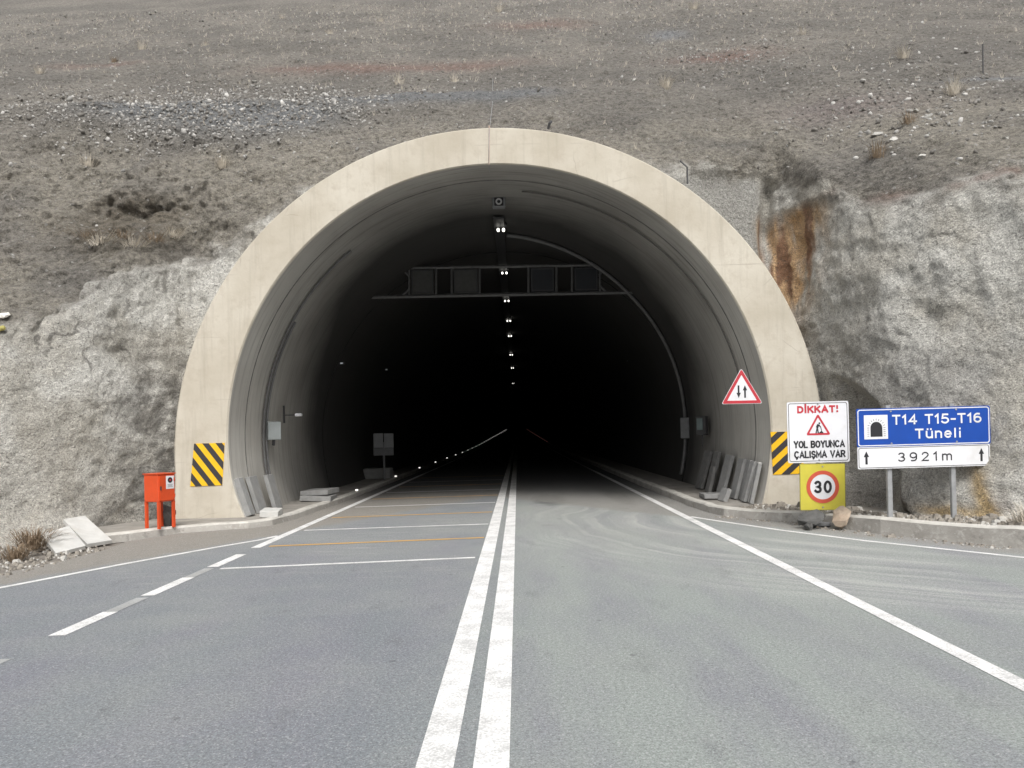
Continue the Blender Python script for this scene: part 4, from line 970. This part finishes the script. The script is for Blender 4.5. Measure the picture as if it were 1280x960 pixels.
# ------------------------------------------------------------------ hillside stones and vegetation
def surf(px, py):
    p_ = hit(px, py); y_, *_ = terrain(np.array([p_[0]]), np.array([p_[2]])); return np.array((p_[0], float(y_[0]), p_[2]))
def scatter_points(n, dens_):
    out = []
    while len(out) < n:
        m = 40000; x = rng.uniform(-34, 34, m); z = rng.uniform(4, 27, m); y = base_terrain(x, z)
        u = x/y*F+VX; v = VY-(z-H)/y*F
        ok = (u > -160) & (u < 1440) & (v > -60) & (v < 400) & (np.hypot(x-OCX, z-OCZ) > OR+.05) & (z > smooth_interp(x, EX, EZ)+.15)
        ok &= rng.random(m) < dens_(u, v, y)
        out += list(zip(x[ok], z[ok], u[ok], v[ok]))
    return np.array(out[:n])
def g2(u, v, cu, cv, su, sv): return np.exp(-((u-cu)/su)**2-((v-cv)/sv)**2)
def dens_rock(u, v, y):
    d = .10+.9*g2(u, v, 250, 135, 170, 35)+.5*g2(u, v, 450, 125, 110, 28)+.7*g2(u, v, 1150, 150, 140, 55)+.5*g2(u, v, 930, 75, 90, 22)+.5*g2(u, v, 640, 106, 140, 10)+.35*g2(u, v, 60, 120, 90, 20)
    return np.clip(d*(y/22)**2*.5, 0, 1)
def build_rubble():
    import bmesh
    bm = bmesh.new(); bmesh.ops.create_icosphere(bm, subdivisions=1, radius=1)
    bm.verts.ensure_lookup_table(); bv = np.array([v.co[:] for v in bm.verts]); bf = np.array([[v.index for v in f.verts] for f in bm.faces]); bm.free()
    P = np.concatenate([scatter_points(7500, dens_rock), scatter_points(3800, lambda u, v, y: np.clip(1.3*g2(u, v, 230, 138, 130, 30)+.9*g2(u, v, 400, 135, 90, 26)+.5*g2(u, v, 60, 125, 70, 18), 0, 1)), scatter_points(900, lambda u, v, y: g2(u, v, 1150, 150, 120, 45)+.6*g2(u, v, 930, 78, 90, 20))]); n = len(P)
    y, *_ = terrain(P[:, 0], P[:, 1])
    size = .022*np.exp(rng.normal(0, .5, n))+.012; talus = g2(P[:, 2], P[:, 3], 250, 135, 170, 35)+g2(P[:, 2], P[:, 3], 1150, 150, 140, 55)
    size *= (1+.35*talus*rng.random(n))*.82; size = np.clip(size, .014, .09)
    V = []; C = []
    q = rng.normal(size=(n, 3, 3))
    for i in range(n):
        a, _ = np.linalg.qr(q[i]); j = 1+.22*rng.normal(size=(len(bv), 1))
        v = (bv*j*size[i]*np.array((1.2, .9, .65))) @ a
        V.append(v+np.array((P[i, 0], y[i]-size[i]*.15, P[i, 1])))
        b_ = rng.choice(3, p=(.55, .29, .16)); col = np.array(((.18, .17, .155), (.29, .285, .27), (.44, .43, .41))[b_])*rng.uniform(.8, 1.2)
        C.append(np.tile(np.append(col, 1), (len(bv), 1)))
    V = np.concatenate(V); C = np.concatenate(C); Fc = (bf[None]+np.arange(n)[:, None, None]*len(bv)).reshape(-1, 3)
    me = bpy.data.meshes.new('rubble'); me.vertices.add(len(V)); me.vertices.foreach_set('co', V.ravel())
    me.loops.add(Fc.size); me.loops.foreach_set('vertex_index', Fc.ravel()); me.polygons.add(len(Fc)); me.polygons.foreach_set('loop_start', np.arange(0, Fc.size, 3)); me.update(calc_edges=True)
    at_ = me.attributes.new('tint', 'FLOAT_COLOR', 'POINT'); at_.data.foreach_set('color', C.ravel())
    m, nt, bs = newmat('scree stones'); a = N(nt, 'ShaderNodeAttribute', attribute_name='tint'); nt.links.new(a.outputs['Color'], bs.inputs['Base Color']); bs.inputs['Roughness'].default_value = .95
    me.materials.append(m); o = bpy.data.objects.new('rubble', me); COL.objects.link(o)
    tag(o, 'grey and pale loose stones strewn over the slope above the tunnel', 'rubble', kind='stuff')
build_rubble()
bigs = [(233, 100, .10, 'pale rounded stone on the bench edge above the grey scree'), (318, 101, .13, 'white flat stone topping the grey scree at its right end'), (334, 102, .09, 'small white stone touching the flat white stone on the scree'), (405, 119, .08, 'pale stone at the right rim of the grey scree'),
        (108, 113, .10, 'pale grey stone among the stones at the left of the scree'), (10, 140, .09, 'whitish stone near the left edge of the slope'), (1103, 164, .13, 'pale overhanging stone with a dark underside, right slope'), (1152, 132, .11, 'pale flat stone on the right slope above the rust patch'),
        (1162, 145, .11, 'grey broken stone just below the pale flat stone, right slope'), (1114, 175, .12, 'dark grey stone on the right slope left of the pale overhanging stone'), (1268, 167, .10, 'pale stone on the right slope near the photo edge'), (1150, 197, .11, 'pale low stone on the right slope above the shotcrete rim')]
for i, (px, py, s, lb) in enumerate(bigs):
    p_ = surf(px, py); rock('rock', (p_[0], p_[1]-.03, p_[2]), (s*1.0, s*.8, s*.5), M['rock_pale'], lb, 30+i, group='larger stones on the slope')
# white and yellow litter on the left edge
p_ = surf(3, 394); rock('rock', (p_[0], p_[1]-.05, p_[2]), (.13, .1, .10), simple('white stone', (.75, .73, .68), .8), 'bright white stone at the left edge on top of the shotcrete', 77)
p_ = surf(1, 411); tag(MB().tube([(p_[0]-.12, p_[1]-.06, p_[2]-.02), (p_[0]+.05, p_[1]-.08, p_[2]+.02), (p_[0]+.07, p_[1]-.08, p_[2]+.025)], [.045, .045, .02], 10).build('plastic_bottle', M['yellow_plastic']), 'yellow plastic scrap under the bright white stone at the left edge', 'debris')

def tuft(px, py, hgt, nb, label, mat='straw', spread=1.0, base=None, group='dry grass tufts on the slope'):
    p_ = surf(px, py) if base is None else np.array(base)
    b = MB()
    for k in range(int(nb*1.5)):
        a = random.uniform(0, 2*math.pi); ln = hgt*random.uniform(.35, 1.1); lean = random.uniform(.1, 1.0)*spread
        r0_ = random.uniform(0, .30*hgt*spread); c = np.array((math.cos(a), math.sin(a), 0)); s = np.array((-c[1], c[0], 0))*.0034*(1+hgt)
        o_ = c*r0_+np.array((random.uniform(-.08, .08), 0, random.uniform(-.05, .03))); q1 = o_+c*lean*ln*.4+np.array((0, 0, ln*.55)); q2 = o_+c*lean*ln*1.05+np.array((0, 0, ln*(1-.45*lean)))
        V = [o_-s, o_+s, q1+s*.8, q1-s*.8, q2]
        b.add(V, [(0, 1, 2, 3), (3, 2, 4)])
    o = b.build('grass_tuft', M[mat]); o.location = (p_[0], p_[1]-.02, p_[2]-.04)
    return tag(o, label, 'grass tuft', group)
tufts = [(272, 203, .38, 120, 'orange tinted dry tuft above the left shoulder of the arch', 'straw'), (100, 200, .40, 90, 'pale dry tuft on the left slope under the grey scree', 'straw'),
 (66, 24, .34, 60, 'pale tuft at the top left of the slope', 'straw'), (140, 74, .30, 70, 'brown tuft left of the red soil band', 'straw_dark'), (175, 60, .55, 70, 'tall pinkish tuft between the brown tuft and the red band', 'straw'),
 (165, 26, .32, 50, 'small tuft above the tall pinkish tuft', 'straw'), (255, 55, .32, 60, 'thin tuft above the left end of the red band', 'straw'), (352, 22, .36, 50, 'thin pale tuft near the top edge left of the crown', 'straw'),
 (412, 42, .34, 60, 'low pale tuft above the red band', 'straw'), (475, 24, .36, 50, 'pale forked tuft near the top edge above the arch', 'straw'), (624, 12, .55, 70, 'tall pale tuft at the top edge above the crown', 'straw'),
 (868, 10, .55, 90, 'broad straw tuft at the top edge right of the crown', 'straw'), (832, 108, .42, 120, 'round orange tinted bush at the right end of the bench', 'straw'), (1003, 44, .40, 40, 'thin tuft high on the right slope', 'straw'),
 (1127, 74, .50, 90, 'pale tuft high on the right slope near the thin post', 'straw'), (1197, 113, .55, 90, 'bright straw tuft below the thin post on the right slope', 'straw'), (1095, 197, .42, 90, 'greyish tuft over the rust brown patch on the right slope', 'straw_dark'),
 (1140, 150, .36, 60, 'small brown tuft among pale stones on the right slope', 'straw_dark'), (497, 102, .45, 60, 'sparse tuft on the bench above the arch', 'straw'), (568, 100, .38, 50, 'sparse tuft on the bench left of the cable', 'straw'),
 (50, 92, .42, 70, 'yellowish tuft above the left scree stones', 'straw')]
for px, py, h_, n_, lb, mt in tufts: tuft(px, py, h_, n_, lb, mt)
for px, py, h_, n_, mt, lb in ((98, 291, .30, 80, 'straw_dark', 'dry brown brush at the left end of the hollow in the slope'), (122, 300, .34, 90, 'straw', 'dry tan brush low in the left half of the hollow'), (143, 292, .30, 80, 'straw_dark', 'dark dry brush in the middle of the hollow'), (160, 302, .32, 80, 'straw', 'dry tan brush on the lower lip of the hollow'), (185, 296, .30, 80, 'straw_dark', 'dry brown brush in the right half of the hollow'), (205, 288, .28, 70, 'straw', 'dry tan brush at the right end of the hollow')):
    tuft(px, py, h_, n_, lb, mt, 2.4, group='dry brush in the hollow')
g_ = at(42, 672, 12.0); tuft(0, 0, .45, 220, 'dry reddish brown brush left of the pale slabs', 'straw_dark', 1.6, (g_[0], 12.0, .12), 'dry brush on the left verge')
g_ = at(20, 690, 11.3); tuft(0, 0, .30, 150, 'dry low brush at the left edge of the verge', 'straw_dark', 1.6, (g_[0], 11.3, .05), 'dry brush on the left verge')
g_ = at(1279, 668, 10.9); tuft(0, 0, .55, 160, 'dry orange straw at the right end of the low kerb wall', 'straw', 1.2, (g_[0]+.1, 10.9, .18), 'dry straw by the right kerb')
def fine_grass():
    P = scatter_points(2600, lambda u, v, y: np.clip((y/24)**2*.5*(.4+.6*(v < 110)), 0, 1)); y, *_ = terrain(P[:, 0], P[:, 1]); b = MB()
    for (x, z, u, v), yy in zip(P, y):
        for k in range(3):
            a = random.uniform(0, 2*math.pi); ln = random.uniform(.06, .2); o_ = np.array((x+random.uniform(-.05, .05), yy-.01, z-.02)); d = np.array((math.cos(a)*ln*.5, math.sin(a)*ln*.3-.03, ln)); s = np.array((.006, 0, 0))
            b.add([o_-s, o_+s, o_+d], [(0, 1, 2)])
    tag(b.build('sparse_grass', M['straw']), 'sparse short dry grass thinly scattered over the slope', 'grass', kind='stuff')
fine_grass()
# verge gravel, left
def verge_gravel():
    b = MB()
    for k in range(900):
        a = random.random(); x = random.uniform(-9.6, -6.5); y = random.uniform(9.6, 13.2)
        if x > -6.3-.0*y or (x+6.9)*.9+(y-10.2)*.45 > .75+random.uniform(0, .5): continue
        s = .012*math.exp(random.gauss(0, .6))+.008
        h = .0
        V = [(x+s*random.uniform(.6, 1.2)*dx, y+s*random.uniform(.6, 1.2)*dy, h+s*dz) for dx, dy, dz in ((-1, -1, -.5), (1, -1, -.5), (1, 1, -.5), (-1, 1, -.5), (-.6, -.5, .8), (.6, -.6, .7), (.5, .6, .8), (-.6, .5, .7))]
        b.add(V, [(0, 3, 2, 1), (4, 5, 6, 7), (0, 1, 5, 4), (1, 2, 6, 5), (2, 3, 7, 6), (3, 0, 4, 7)], random.choice((0, 0, 1)))
    KRn = [p for p in KR if 9 < p[1] < 15.2]
    for k in range(1100):
        i = random.randrange(len(KRn)-1); t_ = random.random(); x = KRn[i][0]+(KRn[i+1][0]-KRn[i][0])*t_; y = KRn[i][1]+(KRn[i+1][1]-KRn[i][1])*t_
        d = random.uniform(.25, 1.25) if k % 4 else random.uniform(-.28, -.02); x += d*.86; y += d*.5; s = (.012*math.exp(random.gauss(0, .7))+.008)*(1.3 if d > .6 else 1 if d > 0 else .7)
        h = float(np.interp(y, [9, 12, 13.5, 15], [.275, .23, .175, .145])) if d > 0 else .0
        V = [(x+s*random.uniform(.6, 1.2)*dx, y+s*random.uniform(.6, 1.2)*dy, h+s*dz) for dx, dy, dz in ((-1, -1, -.5), (1, -1, -.5), (1, 1, -.5), (-1, 1, -.5), (-.6, -.5, .8), (.6, -.6, .7), (.5, .6, .8), (-.6, .5, .7))]
        b.add(V, [(0, 3, 2, 1), (4, 5, 6, 7), (0, 1, 5, 4), (1, 2, 6, 5), (2, 3, 7, 6), (3, 0, 4, 7)], random.choice((0, 0, 0, 0, 0, 0, 1)))
    tag(b.build('gravel', [simple('verge stones', (.24, .22, .19), .95, .3, 8), M['rock_pale']]), 'loose gravel and crumbs along the foot of both rock faces', 'gravel', kind='stuff')
verge_gravel()
# thin posts
p_ = surf(1231, 90); tag(MB().tube([(p_[0], p_[1], p_[2]-.1), (p_[0]+.01, p_[1], p_[2]+.72)], .018, 6).build('thin_post', M['dark_metal']), 'thin dark post standing alone on the right slope', 'post')
p_ = at(859, 212, 16.2); tag(MB().tube([(p_[0], 16.2, p_[2]-.3), (p_[0], 16.2, p_[2]+.05), (p_[0]-.12, 16.3, p_[2]+.22)], .02, 6).build('drain_pipe', M['dark_metal']), 'short dark pipe behind the right shoulder of the arch', 'pipe')
p_ = at(687, 157, 15.7); tag(MB().tube([(p_[0]-.03, 15.75, p_[2]-.05), (p_[0], 15.7, p_[2]+.05), (p_[0]+.04, 15.75, p_[2]+.10)], .03, 6).build('bent_pipe', M['dark_metal']), 'small dark pipe stub on top of the arch right of the crown', 'pipe')
